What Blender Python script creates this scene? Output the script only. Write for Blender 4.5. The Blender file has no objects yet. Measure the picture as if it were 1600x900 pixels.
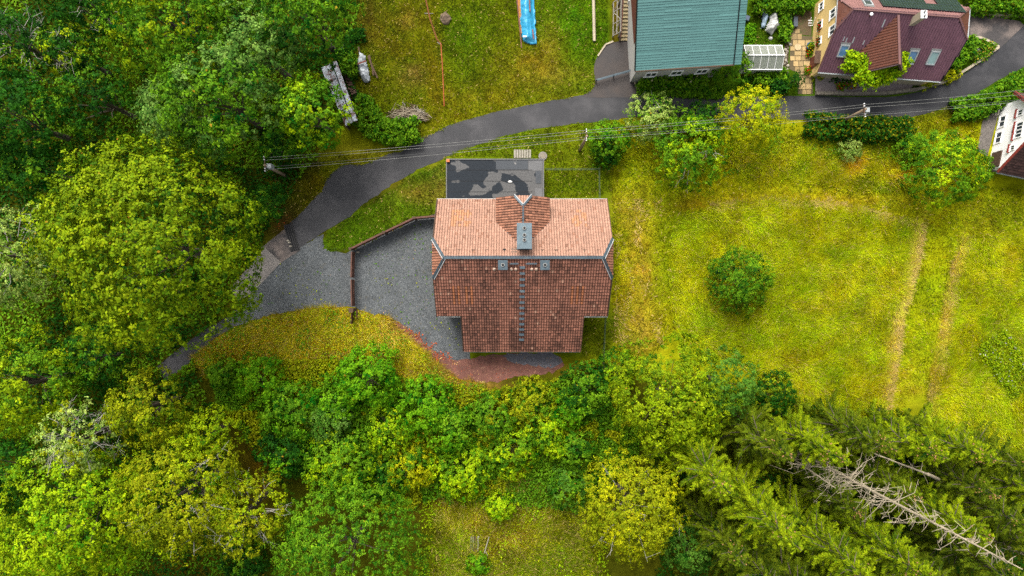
import bpy, bmesh, math
import numpy as np
from mathutils import Vector, Matrix

# ------------------------------------------------------------------ camera, sky, sun, exposure
scene = bpy.context.scene
COL = scene.collection
SC, HC = 16.0, 66.667                       # ground scale (photo px per metre) and flying height
R = math.radians
cam_d = bpy.data.cameras.new('camera'); cam = bpy.data.objects.new('camera', cam_d); COL.objects.link(cam)
cam.location = (0, 0, HC); cam.rotation_euler = (0, 0, 0)
cam_d.sensor_width = 36; cam_d.lens = 24.0; cam_d.clip_start = 0.5; cam_d.clip_end = 1000
scene.camera = cam
SUN_EL, SUN_AZ = 51.0, -16.0                # azimuth from +Y (image top), negative = towards image left
world = bpy.data.worlds.new('World'); scene.world = world; world.use_nodes = True
wn = world.node_tree; wn.nodes.clear()
sky = wn.nodes.new('ShaderNodeTexSky'); sky.sky_type = 'NISHITA'; sky.sun_disc = False
sky.sun_elevation = R(SUN_EL); sky.sun_rotation = R(SUN_AZ); sky.dust_density = 6.0; sky.air_density = 1.0; sky.ozone_density = 1.0
hs = wn.nodes.new('ShaderNodeHueSaturation'); hs.inputs['Saturation'].default_value = 0.35   # overcast: the sky's grey veil
bg = wn.nodes.new('ShaderNodeBackground'); bg.inputs['Strength'].default_value = 0.115
wo = wn.nodes.new('ShaderNodeOutputWorld')
wn.links.new(sky.outputs[0], hs.inputs['Color']); wn.links.new(hs.outputs[0], bg.inputs['Color']); wn.links.new(bg.outputs[0], wo.inputs['Surface'])
sd_ = bpy.data.lights.new('sun', 'SUN'); sun = bpy.data.objects.new('sun', sd_); COL.objects.link(sun)
sd_.energy = 1.5; sd_.angle = R(28); sd_.color = (1.0, 0.965, 0.91)
sun.rotation_euler = (R(-(90 - SUN_EL)), 0, R(-SUN_AZ)); sun.location = (0, 60, 80)
scene.view_settings.view_transform = 'Standard'; scene.view_settings.look = 'None'
scene.view_settings.gamma = 1.0; scene.view_settings.use_curve_mapping = False
scene.view_settings.exposure = 1.52
scene.cycles.use_denoising = False

# ------------------------------------------------------------------ helpers
rng = np.random.default_rng(7)
def lin(c):
    c = np.asarray(c, float) / 255.0
    return np.where(c <= 0.04045, c / 12.92, ((c + 0.055) / 1.055) ** 2.4)
K = 2.0
def A(*c):                                   # display colour -> base colour
    return np.clip(lin(c) / K, 0.0015, 0.85)
def sstep(a, b, x):
    t = np.clip((x - a) / (b - a), 0, 1); return t * t * (3 - 2 * t)
def hterr(x, y):
    return -3.0 * sstep(-9.5, -27, y)
def scl(z): return SC * HC / (HC - z)
def W(px, py, z=0.0):
    s = scl(z); return Vector(((px - 800) / s, (450 - py) / s, z))
def P(px, py, dz=0.0):
    z = dz
    for _ in range(5):
        p = W(px, py, z); z = float(hterr(p.x, p.y)) + dz
    return W(px, py, z)
def vnoise(x, y, seed=0):
    xi = np.floor(x).astype(np.int64); yi = np.floor(y).astype(np.int64)
    fx = x - xi; fy = y - yi; fx = fx * fx * (3 - 2 * fx); fy = fy * fy * (3 - 2 * fy)
    def hsh(a, b):
        n = (a * 374761393 + b * 668265263 + seed * 1442695041) & 0xffffffff
        n = ((n ^ (n >> 13)) * 1274126177) & 0xffffffff
        return ((n ^ (n >> 16)) & 0xffff) / 65535.0
    a, b, c, d = hsh(xi, yi), hsh(xi + 1, yi), hsh(xi, yi + 1), hsh(xi + 1, yi + 1)
    return (a * (1 - fx) + b * fx) * (1 - fy) + (c * (1 - fx) + d * fx) * fy
def fbm(x, y, seed=0, o=4):
    v = 0; a = 0.5
    for i in range(o): v = v + a * vnoise(x * 2 ** i, y * 2 ** i, seed + i * 17); a *= 0.5
    return v / (1 - 0.5 ** o)
def sdist(poly, x, y):                       # signed distance to polygon in px, negative inside
    poly = np.asarray(poly, float); x = np.asarray(x, float); y = np.asarray(y, float)
    d = np.full(x.shape, 1e9); ins = np.zeros(x.shape, bool); n = len(poly)
    for i in range(n):
        x0, y0 = poly[i]; x1, y1 = poly[(i + 1) % n]
        ex, ey = x1 - x0, y1 - y0; wx, wy = x - x0, y - y0
        t = np.clip((wx * ex + wy * ey) / (ex * ex + ey * ey + 1e-9), 0, 1)
        d = np.minimum(d, (wx - ex * t) ** 2 + (wy - ey * t) ** 2)
        c = ((y0 <= y) & (y1 > y)) | ((y1 <= y) & (y0 > y))
        ins ^= c & (x < x0 + (y - y0) / (y1 - y0 + 1e-12) * ex)
    d = np.sqrt(d); return np.where(ins, -d, d)

def tag(o, label=None, cat=None, group=None, kind=None):
    if label: o['label'] = label
    if cat: o['category'] = cat
    if group: o['group'] = group
    if kind: o['kind'] = kind
    return o
def empty(name, loc, label, cat, group=None, rz=0):
    o = bpy.data.objects.new(name, None); COL.objects.link(o); o.location = loc; o.rotation_euler = (0, 0, rz)
    o.empty_display_size = 0.3
    return tag(o, label, cat, group)
def link(name, me, parent=None, mat=None):
    o = bpy.data.objects.new(name, me); COL.objects.link(o)
    if mat is not None and not me.materials: me.materials.append(mat)
    if parent is not None:
        o.parent = parent                     # geometry is given in the parent's space
    return o
class MB:
    """collects polygons in WORLD space; build() moves them into the parent's space"""
    def __init__(s): s.v = []; s.f = []; s.c = []
    def add(s, vs, fs, col=None):
        b = len(s.v); s.v += [tuple(map(float, v)) for v in vs]; s.f += [tuple(b + i for i in f) for f in fs]
        s.c += [col] * len(vs); return s
    def box(s, lo, hi):
        x0, y0, z0 = lo; x1, y1, z1 = hi
        return s.add([(x0,y0,z0),(x1,y0,z0),(x1,y1,z0),(x0,y1,z0),(x0,y0,z1),(x1,y0,z1),(x1,y1,z1),(x0,y1,z1)],
                     [(3,2,1,0),(4,5,6,7),(0,1,5,4),(1,2,6,5),(2,3,7,6),(3,0,4,7)])
    def obox(s, c, u, v, n, w, h, d):
        c = Vector(c); u = u.normalized() * w / 2; v = v.normalized() * h / 2; n = n.normalized() * d / 2
        p = [c - u - v - n, c + u - v - n, c + u + v - n, c - u + v - n, c - u - v + n, c + u - v + n, c + u + v + n, c - u + v + n]
        return s.add(p, [(3,2,1,0),(4,5,6,7),(0,1,5,4),(1,2,6,5),(2,3,7,6),(3,0,4,7)])
    def beam(s, a, b, w, h):
        a = Vector(a); b = Vector(b); u = b - a; L = u.length
        side = u.cross(Vector((0, 0, 1)))
        if side.length < 1e-5: side = Vector((1, 0, 0))
        side.normalize(); n = side.cross(u.normalized())
        return s.obox((a + b) / 2, u, side, n, L, w, h)
    def slab(s, pts, t, down=None):
        pts = [Vector(p) for p in pts]; n = len(pts)
        if down is None:
            nn = Vector((0, 0, 0))
            for i in range(n): nn += pts[i].cross(pts[(i + 1) % n])
            nn.normalize()
            if nn.z < 0: nn = -nn; pts.reverse()
            down = -nn * t
        q = [p + down for p in pts]
        return s.add(pts + q, [tuple(range(n)), tuple(range(2 * n - 1, n - 1, -1))] + [(i, n + i, n + (i + 1) % n, (i + 1) % n) for i in range(n)])
    def tube(s, pts, rad, k=6, cap=True):
        pts = [Vector(p) for p in pts]; rings = []; vs = []; fs = []
        for i, p in enumerate(pts):
            d = (pts[min(i + 1, len(pts) - 1)] - pts[max(i - 1, 0)]).normalized()
            a = d.orthogonal().normalized() if i == 0 else (pa - d * pa.dot(d)).normalized()
            pa = a; b = d.cross(a); r = rad[i] if hasattr(rad, '__len__') else rad
            vs += [p + (a * math.cos(2 * math.pi * j / k) + b * math.sin(2 * math.pi * j / k)) * r for j in range(k)]
        m = len(pts)
        for i in range(m - 1):
            for j in range(k): fs.append((i*k+j, i*k+(j+1)%k, (i+1)*k+(j+1)%k, (i+1)*k+j))
        if cap: fs += [tuple(range(k - 1, -1, -1)), tuple((m-1)*k + j for j in range(k))]
        return s.add(vs, fs)
    def disc(s, c, r, z0, z1, k=16, r2=None):
        c = Vector(c); r2 = r if r2 is None else r2
        lo = [(c.x + r*math.cos(2*math.pi*j/k), c.y + r*math.sin(2*math.pi*j/k), z0) for j in range(k)]
        hi = [(c.x + r2*math.cos(2*math.pi*j/k), c.y + r2*math.sin(2*math.pi*j/k), z1) for j in range(k)]
        return s.add(lo + hi, [tuple(range(k-1,-1,-1)), tuple(range(k, 2*k))] + [(j,(j+1)%k,k+(j+1)%k,k+j) for j in range(k)])
    def build(s, name, mat, parent=None, smooth=False):
        v = s.v
        if parent is not None:
            off = parent.location.copy()
            if parent.parent is not None: off += parent.parent.location
            v = [(a - off.x, b - off.y, c - off.z) for a, b, c in v]
        me = bpy.data.meshes.new(name); me.from_pydata(v, [], s.f); me.materials.append(mat)
        if smooth: me.polygons.foreach_set('use_smooth', [True] * len(me.polygons))
        if any(c is not None for c in s.c):
            at = me.color_attributes.new('col', 'FLOAT_COLOR', 'POINT')
            arr = np.ones((len(s.v), 4), np.float32); arr[:, :3] = np.array([c if c is not None else (0.2, .2, .2) for c in s.c])
            at.data.foreach_set('color', arr.ravel())
        me.update()
        return link(name, me, parent)
def np_mesh(name, verts, k, cols, mat, parent=None):
    """verts (N*k,3): N separate k-gons; cols (N,3)"""
    n = len(verts) // k; me = bpy.data.meshes.new(name)
    me.vertices.add(n * k); me.vertices.foreach_set('co', np.ascontiguousarray(verts, np.float32).ravel())
    me.loops.add(n * k); me.loops.foreach_set('vertex_index', np.arange(n * k, dtype=np.int32))
    me.polygons.add(n); me.polygons.foreach_set('loop_start', np.arange(0, n * k, k, dtype=np.int32))
    try: me.polygons.foreach_set('loop_total', np.full(n, k, np.int32))
    except Exception: pass
    at = me.color_attributes.new('col', 'FLOAT_COLOR', 'POINT')
    arr = np.ones((n * k, 4), np.float32); arr[:, :3] = np.repeat(cols, k, axis=0)
    at.data.foreach_set('color', arr.ravel())
    me.materials.append(mat); me.update(); me.validate()
    return link(name, me, parent)
def crom(pts, n=8, closed=False):
    pts = [np.array(p, float) for p in pts]; m = len(pts); out = []
    for i in range(m if closed else m - 1):
        if closed: p0, p1, p2, p3 = pts[i - 1], pts[i], pts[(i + 1) % m], pts[(i + 2) % m]
        else: p0, p1, p2, p3 = pts[max(i - 1, 0)], pts[i], pts[i + 1], pts[min(i + 2, m - 1)]
        for j in range(n):
            t = j / n
            out.append(0.5 * ((2*p1) + (-p0 + p2)*t + (2*p0 - 5*p1 + 4*p2 - p3)*t*t + (-p0 + 3*p1 - 3*p2 + p3)*t**3))
    if not closed: out.append(pts[-1])
    return out

# ------------------------------------------------------------------ materials
def newmat(name):
    m = bpy.data.materials.new(name); m.use_nodes = True; nt = m.node_tree
    return m, nt, nt.nodes['Principled BSDF']
def nd(nt, t, **kw):
    n = nt.nodes.new(t)
    for k_, v_ in kw.items(): setattr(n, k_, v_)
    return n
def noise_node(nt, scale, detail=4, rough=0.6, stretch=None):
    g = nd(nt, 'ShaderNodeNewGeometry'); n = nd(nt, 'ShaderNodeTexNoise')
    n.inputs['Scale'].default_value = scale; n.inputs['Detail'].default_value = detail; n.inputs['Roughness'].default_value = rough
    if stretch:
        mp = nd(nt, 'ShaderNodeMapping'); mp.inputs['Scale'].default_value = stretch
        nt.links.new(g.outputs['Position'], mp.inputs['Vector']); nt.links.new(mp.outputs[0], n.inputs['Vector'])
    else: nt.links.new(g.outputs['Position'], n.inputs['Vector'])
    return n
def ramp(nt, src, stops):
    r = nd(nt, 'ShaderNodeValToRGB'); nt.links.new(src, r.inputs[0]); e = r.color_ramp.elements
    while len(e) < len(stops): e.new(0.5)
    for i, (p, c) in enumerate(stops):
        e[i].position = p; e[i].color = (*c, 1) if hasattr(c, '__len__') else (c, c, c, 1)
    return r
def mixc(nt, fac, a, b, mode='MIX'):
    m = nd(nt, 'ShaderNodeMix', data_type='RGBA', blend_type=mode)
    for s_, v_ in ((m.inputs[0], fac), (m.inputs[6], a), (m.inputs[7], b)):
        if hasattr(v_, 'is_linked'): nt.links.new(v_, s_)
        elif hasattr(v_, '__len__'): s_.default_value = (*v_, 1)
        else: s_.default_value = v_
    return m.outputs[2]
def bump(nt, src, bsdf, strength=0.4, dist=0.05):
    b = nd(nt, 'ShaderNodeBump'); b.inputs['Strength'].default_value = strength; b.inputs['Distance'].default_value = dist
    nt.links.new(src, b.inputs['Height']); nt.links.new(b.outputs[0], bsdf.inputs['Normal'])
def simple(name, c, rough=0.8, var=0.25, scale=3.0, metal=0.0, stain=None, bumpd=0.0, fine=25, stretch=None):
    m, nt, b = newmat(name); c = np.array(c)
    n1 = noise_node(nt, scale, 5, 0.65, stretch)
    col = ramp(nt, n1.outputs[0], [(0.3, c * (1 - var)), (0.7, np.minimum(c * (1 + var), 0.9))]).outputs[0]
    n2 = noise_node(nt, fine, 3)
    f = ramp(nt, n2.outputs[0], [(0.3, 1 - var * 0.6), (0.7, 1.0)]).outputs[0]
    col = mixc(nt, 1.0, col, f, 'MULTIPLY')
    if stain is not None:
        sc_, lo_, hi_, c2 = stain
        n3 = noise_node(nt, sc_, 6, 0.7)
        col = mixc(nt, ramp(nt, n3.outputs[0], [(lo_, 0.0), (hi_, 1.0)]).outputs[0], col, c2)
    nt.links.new(col, b.inputs['Base Color'])
    b.inputs['Roughness'].default_value = rough; b.inputs['Metallic'].default_value = metal
    if bumpd: bump(nt, n2.outputs[0], b, 0.6, bumpd)
    return m
def attr_mat(name, rough=0.8, nscale=3.0, namp=0.25, fine=20, famp=0.2, bumpd=0.0, spec=0.3):
    m, nt, b = newmat(name)
    a = nd(nt, 'ShaderNodeAttribute', attribute_name='col')
    n1 = noise_node(nt, nscale, 5, 0.65); n2 = noise_node(nt, fine, 4, 0.7)
    c = mixc(nt, 1.0, a.outputs[0], ramp(nt, n1.outputs[0], [(0.3, 1 - namp), (0.7, 1 + namp)]).outputs[0], 'MULTIPLY')
    c = mixc(nt, 1.0, c, ramp(nt, n2.outputs[0], [(0.3, 1 - famp), (0.7, 1 + famp)]).outputs[0], 'MULTIPLY')
    nt.links.new(c, b.inputs['Base Color']); b.inputs['Roughness'].default_value = rough
    b.inputs['Specular IOR Level'].default_value = spec
    if bumpd: bump(nt, n2.outputs[0], b, 0.7, bumpd)
    return m
def leaf_mat(name, trans=0.3, rough=0.55, spec=0.25):
    m, nt, b = newmat(name)
    a = nd(nt, 'ShaderNodeAttribute', attribute_name='col')
    nt.links.new(a.outputs[0], b.inputs['Base Color']); b.inputs['Roughness'].default_value = rough
    b.inputs['Specular IOR Level'].default_value = spec
    t = nd(nt, 'ShaderNodeBsdfTranslucent'); nt.links.new(a.outputs[0], t.inputs['Color'])
    mx = nd(nt, 'ShaderNodeMixShader'); mx.inputs[0].default_value = trans
    nt.links.new(b.outputs[0], mx.inputs[1]); nt.links.new(t.outputs[0], mx.inputs[2])
    nt.links.new(mx.outputs[0], nt.nodes['Material Output'].inputs['Surface'])
    return m
M_LEAF = leaf_mat('leaf', 0.22, 0.6, 0.04); M_NEEDLE = leaf_mat('needle', 0.25, 0.6, 0.04); M_GRASS = leaf_mat('grass_blade', 0.45, 0.6, 0.03)
M_BARK = simple('bark', A(105, 92, 75), 0.9, 0.35, 4, bumpd=0.02)
M_DEADWOOD = simple('dead_wood', A(190, 174, 146), 0.85, 0.25, 6)
M_TWIG = simple('pale_twig', A(185, 180, 165), 0.85, 0.2, 6)
M_GROUND = attr_mat('meadow_soil', 0.95, 1.3, 0.22, 9, 0.30, 0.05, 0.02)
M_ROOF_TILE = attr_mat('clay_tile', 0.75, 2.5, 0.14, 14, 0.12, 0.0, 0.3)
M_METAL_DARK = simple('blue_grey_metal', A(72, 92, 102), 0.45, 0.25, 3, 0.25, stain=(2.5, 0.55, 0.75, A(120, 135, 138)))
M_METAL_LIGHT = simple('pale_metal_trim', A(190, 196, 196), 0.5, 0.1, 3)
M_BLACK = simple('flat_black', (0.006, 0.006, 0.006), 0.9, 0.2)  # plain black for flue openings, drain channel, seams, hatch and tub soil
M_CREAM = simple('cream_vent', A(235, 200, 175), 0.7, 0.15)
M_WHITE = simple('white_render', (0.8, 0.79, 0.77), 0.85, 0.04, 1.2)
M_WHITE_S = simple('white_stained_render', A(226, 222, 212), 0.9, 0.1, 1.0, stain=(2.2, 0.6, 0.8, A(140, 130, 110)))
M_YELLOW = simple('yellow_render', (.64, .45, .17), 0.85, 0.10, 0.7)
M_CREAMR = simple('plaster', A(205, 190, 160), 0.85, 0.12, 1)
M_REDWOOD = simple('red_brown_wood', A(128, 60, 40), 0.7, 0.25, 6)
M_FENCE = simple('brown_fence_wood', A(112, 66, 46), 0.75, 0.35, 5, bumpd=0.01)
M_CONC = simple('concrete', A(150, 142, 135), 0.9, 0.15, 1.5, stain=(1.2, 0.55, 0.75, A(110, 104, 98)))
M_STEP = simple('step_concrete', A(205, 185, 140), 0.9, 0.2, 3)
M_WOODG = simple('grey_wood', A(172, 165, 150), 0.85, 0.25, 6)
M_GLASS = simple('window_glass', A(70, 80, 88), 0.1, 0.2, 2)
M_SKYGLASS = simple('roof_window_glass', A(112, 160, 205), 0.12, 0.3, 1.8)  # sky reflection painted into the pane's blue
M_PALEGLASS = simple('roof_window_pale_glass', A(165, 200, 195), 0.15, 0.15, 1.8)  # paler pane, reflected sky likewise put into its colour
M_SOLAR = simple('solar_cell', A(32, 52, 58), 0.25, 0.15, 2)
M_STEEL = simple('galvanised_steel', A(165, 165, 160), 0.5, 0.15, 4, 0.3)
M_WIRE = simple('pale_wire', A(150, 150, 142), 0.6, 0.05)
M_WIRED = simple('dark_cable', A(60, 62, 60), 0.7, 0.05)
M_POLEW = simple('pole_wood', A(170, 145, 115), 0.85, 0.25, 5)
M_TARPW = simple('white_tarp', A(225, 224, 220), 0.5, 0.12, 2.5)
M_TARPG = simple('grey_white_tarp', A(206, 212, 216), 0.5, 0.14, 2.0)
M_TARPB = simple('blue_tarp', A(55, 178, 225), 0.45, 0.18, 1.5)
M_TARPL = simple('pale_blue_tarp', A(180, 205, 225), 0.5, 0.1, 2)
M_ORANGEW = simple('orange_timber', A(205, 135, 40), 0.8, 0.25, 4)
M_RUST = simple('rusty_sheet', A(196, 204, 212), 0.6, 0.2, 2, stain=(2.4, 0.50, 0.60, A(105, 58, 42)))
M_BROWN = simple('weathered_brown', A(96, 70, 50), 0.9, 0.3, 5)
M_STONE = simple('field_stone', A(150, 140, 122), 0.9, 0.35, 3, bumpd=0.02)
M_SLAB = attr_mat('sandstone_slab', 0.9, 2.0, 0.14, 14, 0.12, 0.0)
M_REDP = simple('red_petals', A(215, 50, 35), 0.6, 0.2); M_BLUEPL = simple('blue_plastic', A(30, 110, 165), 0.4, 0.15)
M_TEAL = attr_mat('teal_sheet', 0.5, 0.5, 0.07, 9, 0.05)
M_MAROON = attr_mat('maroon_sheet', 0.5, 0.6, 0.12, 7, 0.1)
M_SHINGLE = attr_mat('dark_shingle', 0.8, 2, 0.2, 12, 0.2)
M_TERRAG = simple('pinkish_gravel', A(176, 162, 158), 0.95, 0.25, 6, bumpd=0.02)
M_REDTRIM = simple('red_trim', A(165, 60, 48), 0.7, 0.15)
def asphalt(name, c, wear, lo, hi, sc_=0.35):
    m, nt, b = newmat(name)
    n1 = noise_node(nt, sc_, 5, 0.6); n2 = noise_node(nt, 14, 3, 0.7); n3 = noise_node(nt, 2.2, 6, 0.75)
    col = mixc(nt, ramp(nt, n1.outputs[0], [(lo, 0.0), (hi, 1.0)]).outputs[0], c, wear)
    col = mixc(nt, 1.0, col, ramp(nt, n2.outputs[0], [(0.3, 0.75), (0.7, 1.2)]).outputs[0], 'MULTIPLY')
    col = mixc(nt, 1.0, col, ramp(nt, n3.outputs[0], [(0.3, 0.8), (0.7, 1.15)]).outputs[0], 'MULTIPLY')
    nt.links.new(col, b.inputs['Base Color']); b.inputs['Roughness'].default_value = 0.7
    bump(nt, n2.outputs[0], b, 0.3, 0.01); return m
M_ROAD = asphalt('asphalt', A(31, 31, 36), A(70, 68, 70), 0.44, 0.66)
M_DRIVE = asphalt('driveway_asphalt', A(52, 44, 41), A(70, 56, 46), 0.4, 0.7, 0.5)
M_DRIVE2 = asphalt('worn_driveway', A(66, 60, 58), A(138, 122, 112), 0.47, 0.60, 0.28)
def gravel_mat():
    m, nt, b = newmat('grey_gravel')
    g = nd(nt, 'ShaderNodeNewGeometry'); v = nd(nt, 'ShaderNodeTexVoronoi'); v.inputs['Scale'].default_value = 13
    nt.links.new(g.outputs['Position'], v.inputs['Vector'])
    n1 = noise_node(nt, 0.35, 5, 0.6); n2 = noise_node(nt, 1.6, 6, 0.7)
    base = ramp(nt, v.outputs['Color'], [(0.0, A(66, 70, 72)), (0.5, A(96, 101, 103)), (1.0, A(132, 135, 135))]).outputs[0]
    base = mixc(nt, 1.0, base, ramp(nt, n1.outputs[0], [(0.3, 0.72), (0.7, 1.14)]).outputs[0], 'MULTIPLY')
    base = mixc(nt, ramp(nt, n2.outputs[0], [(0.58, 0.0), (0.78, 0.75)]).outputs[0], base, A(112, 104, 78))
    nt.links.new(base, b.inputs['Base Color']); b.inputs['Roughness'].default_value = 0.95
    bump(nt, v.outputs['Distance'], b, 0.6, 0.03); return m
M_GRAVEL = gravel_mat()
M_DIRT = simple('red_brown_soil', A(132, 84, 70), 0.95, 0.35, 1.2, stain=(3.0, 0.55, 0.7, A(170, 125, 100)), bumpd=0.03, fine=12)
M_RUBBLE = simple('grey_rubble', A(112, 110, 116), 0.95, 0.4, 5, bumpd=0.04, fine=10)
def bitumen():
    m, nt, b = newmat('patched_bitumen')
    n1 = noise_node(nt, 0.62, 3, 0.45, (1.0, 1.35, 1)); n2 = noise_node(nt, 7, 4)
    gx = nd(nt, 'ShaderNodeNewGeometry'); sx = nd(nt, 'ShaderNodeSeparateXYZ'); nt.links.new(gx.outputs['Position'], sx.inputs[0])
    ma = nd(nt, 'ShaderNodeMath', operation='MULTIPLY_ADD'); nt.links.new(sx.outputs[0], ma.inputs[0]); ma.inputs[1].default_value = 0.018; nt.links.new(n1.outputs[0], ma.inputs[2])
    mask = ramp(nt, ma.outputs[0], [(0.482, 0.0), (0.505, 1.0)]).outputs[0]
    wet = ramp(nt, n2.outputs[0], [(0.3, A(20, 28, 36)), (0.7, A(34, 44, 53))]).outputs[0]
    dry = ramp(nt, n2.outputs[0], [(0.3, A(94, 94, 94)), (0.7, A(120, 119, 117))]).outputs[0]
    nt.links.new(mixc(nt, mask, wet, dry), b.inputs['Base Color'])
    nt.links.new(ramp(nt, mask, [(0.0, 0.5), (1.0, 0.9)]).outputs[0], b.inputs['Roughness']); b.inputs['Specular IOR Level'].default_value = 0.15
    return m
M_BITUMEN = bitumen()
M_BITL = simple('pale_felt', A(118, 118, 118), 0.9, 0.12, 2)
M_BITM = simple('mid_felt', A(72, 77, 82), 0.8, 0.12, 2, stain=(1.1, 0.58, 0.62, A(140, 138, 134)))
def poly_mat():
    m, nt, b = newmat('twin_wall_polycarbonate')
    b.inputs['Base Color'].default_value = (*A(190, 194, 180), 1); b.inputs['Roughness'].default_value = 0.35
    t = nd(nt, 'ShaderNodeBsdfTranslucent'); t.inputs['Color'].default_value = (0.75, 0.78, 0.72, 1)
    tr = nd(nt, 'ShaderNodeBsdfTransparent'); tr.inputs['Color'].default_value = (0.9, 0.92, 0.88, 1)
    m1 = nd(nt, 'ShaderNodeMixShader'); m1.inputs[0].default_value = 0.35; m2 = nd(nt, 'ShaderNodeMixShader'); m2.inputs[0].default_value = 0.26
    nt.links.new(b.outputs[0], m1.inputs[1]); nt.links.new(t.outputs[0], m1.inputs[2])
    nt.links.new(m1.outputs[0], m2.inputs[1]); nt.links.new(tr.outputs[0], m2.inputs[2])
    nt.links.new(m2.outputs[0], nt.nodes['Material Output'].inputs['Surface']); return m
M_POLY = poly_mat()

# ------------------------------------------------------------------ layout in plan (traced outlines, photo px at ground level)
ROAD_U = [(444,361),(457,345),(487,315),(503,297),(512,278),(527,263),(545,257),(573,255),(607,240),(627,236),(669,211),(702,197),(753,180),(809,167),(866,156),(919,149),(960,146),(998,143),(1056,147),(1131,150),(1207,151),(1250,150),(1383,151),(1439,142),(1492,122),(1526,101),(1561,76),(1600,37),(1650,-20)]
ROAD_L = [(467,389),(475,384),(503,365),(540,342),(560,326),(573,315),(590,304),(607,292),(633,277),(660,263),(700,245),(725,233),(753,225),(795,211),(837,201),(894,194),(922,191),(960,187),(985,184),(1060,183),(1125,183),(1200,185),(1250,187),(1334,190),(1417,184),(1463,172),(1528,144),(1561,124),(1600,104),(1670,50)]
ROADP = ROAD_U + ROAD_L[::-1]
DRIVE = [(915,152),(925,140),(930,129),(928,107),(933,89),(944,71),(958,66),(987,66),(992,93),(990,113),(993,138),(1011,150)]
DRIVE2 = [(1510,60),(1512,22),(1530,19),(1560,27),(1594,33),(1600,40),(1566,72),(1558,76),(1535,66)]
SLIP = [(408,387),(446,357),(470,391),(448,404),(439,411)]
CONCP = [(414,387),(439,410),(394,458),(372,470),(360,450)]
YARD = [(440,409),(467,389),(503,366),(505,380),(511,391),(530,394),(549,392),(602,366),(648,344),(700,336),(730,400),(735,562),(716,566),(690,556),(668,540),(641,517),(606,494),(567,487),(548,480),(500,480),(445,488),(397,500),(345,520),(318,545),(290,570),(262,590),(250,572),(290,540),(345,500),(380,475),(394,458)]
DIRT = [(612,500),(645,518),(670,542),(694,556),(716,564),(740,560),(800,552),(872,560),(880,574),(850,584),(800,590),(765,597),(719,594),(694,578),(668,556),(640,530),(620,512)]
RUBBLE = [(790,552),(860,551),(878,566),(862,573),(820,570),(795,562)]
LENS = [(505,378),(520,357),(560,330),(640,277),(695,250),(699,312),(678,336),(650,340),(602,362),(549,388),(520,393),(508,388)]
MEADOW1 = [(1050,345),(1110,322),(1200,312),(1330,325),(1432,350),(1437,380),(1410,470),(1388,590),(1376,660),(1250,640),(1160,570),(1060,520),(1045,430)]
MEADOW2 = [(1502,378),(1540,366),(1640,380),(1640,760),(1500,690),(1448,650),(1462,560),(1480,470)]
ROUGH = [(1140,225),(1200,215),(1340,222),(1420,240),(1420,290),(1350,300),(1240,285),(1160,270)]
STRIP = [(1438,348),(1500,376),(1480,470),(1462,560),(1448,660),(1376,660),(1388,590),(1412,470)]
BANK = [(300,560),(345,525),(397,503),(500,482),(548,482),(606,498),(645,525),(700,585),(760,600),(740,625),(640,600),(560,560),(430,570),(340,590)]
LAWN_N = [(560,-40),(950,-40),(950,70),(925,140),(800,170),(700,198),(640,225),(600,200),(560,150)]
FIELD_S = [(680,770),(780,740),(900,760),(930,900),(940,960),(660,960),(680,860)]

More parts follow.
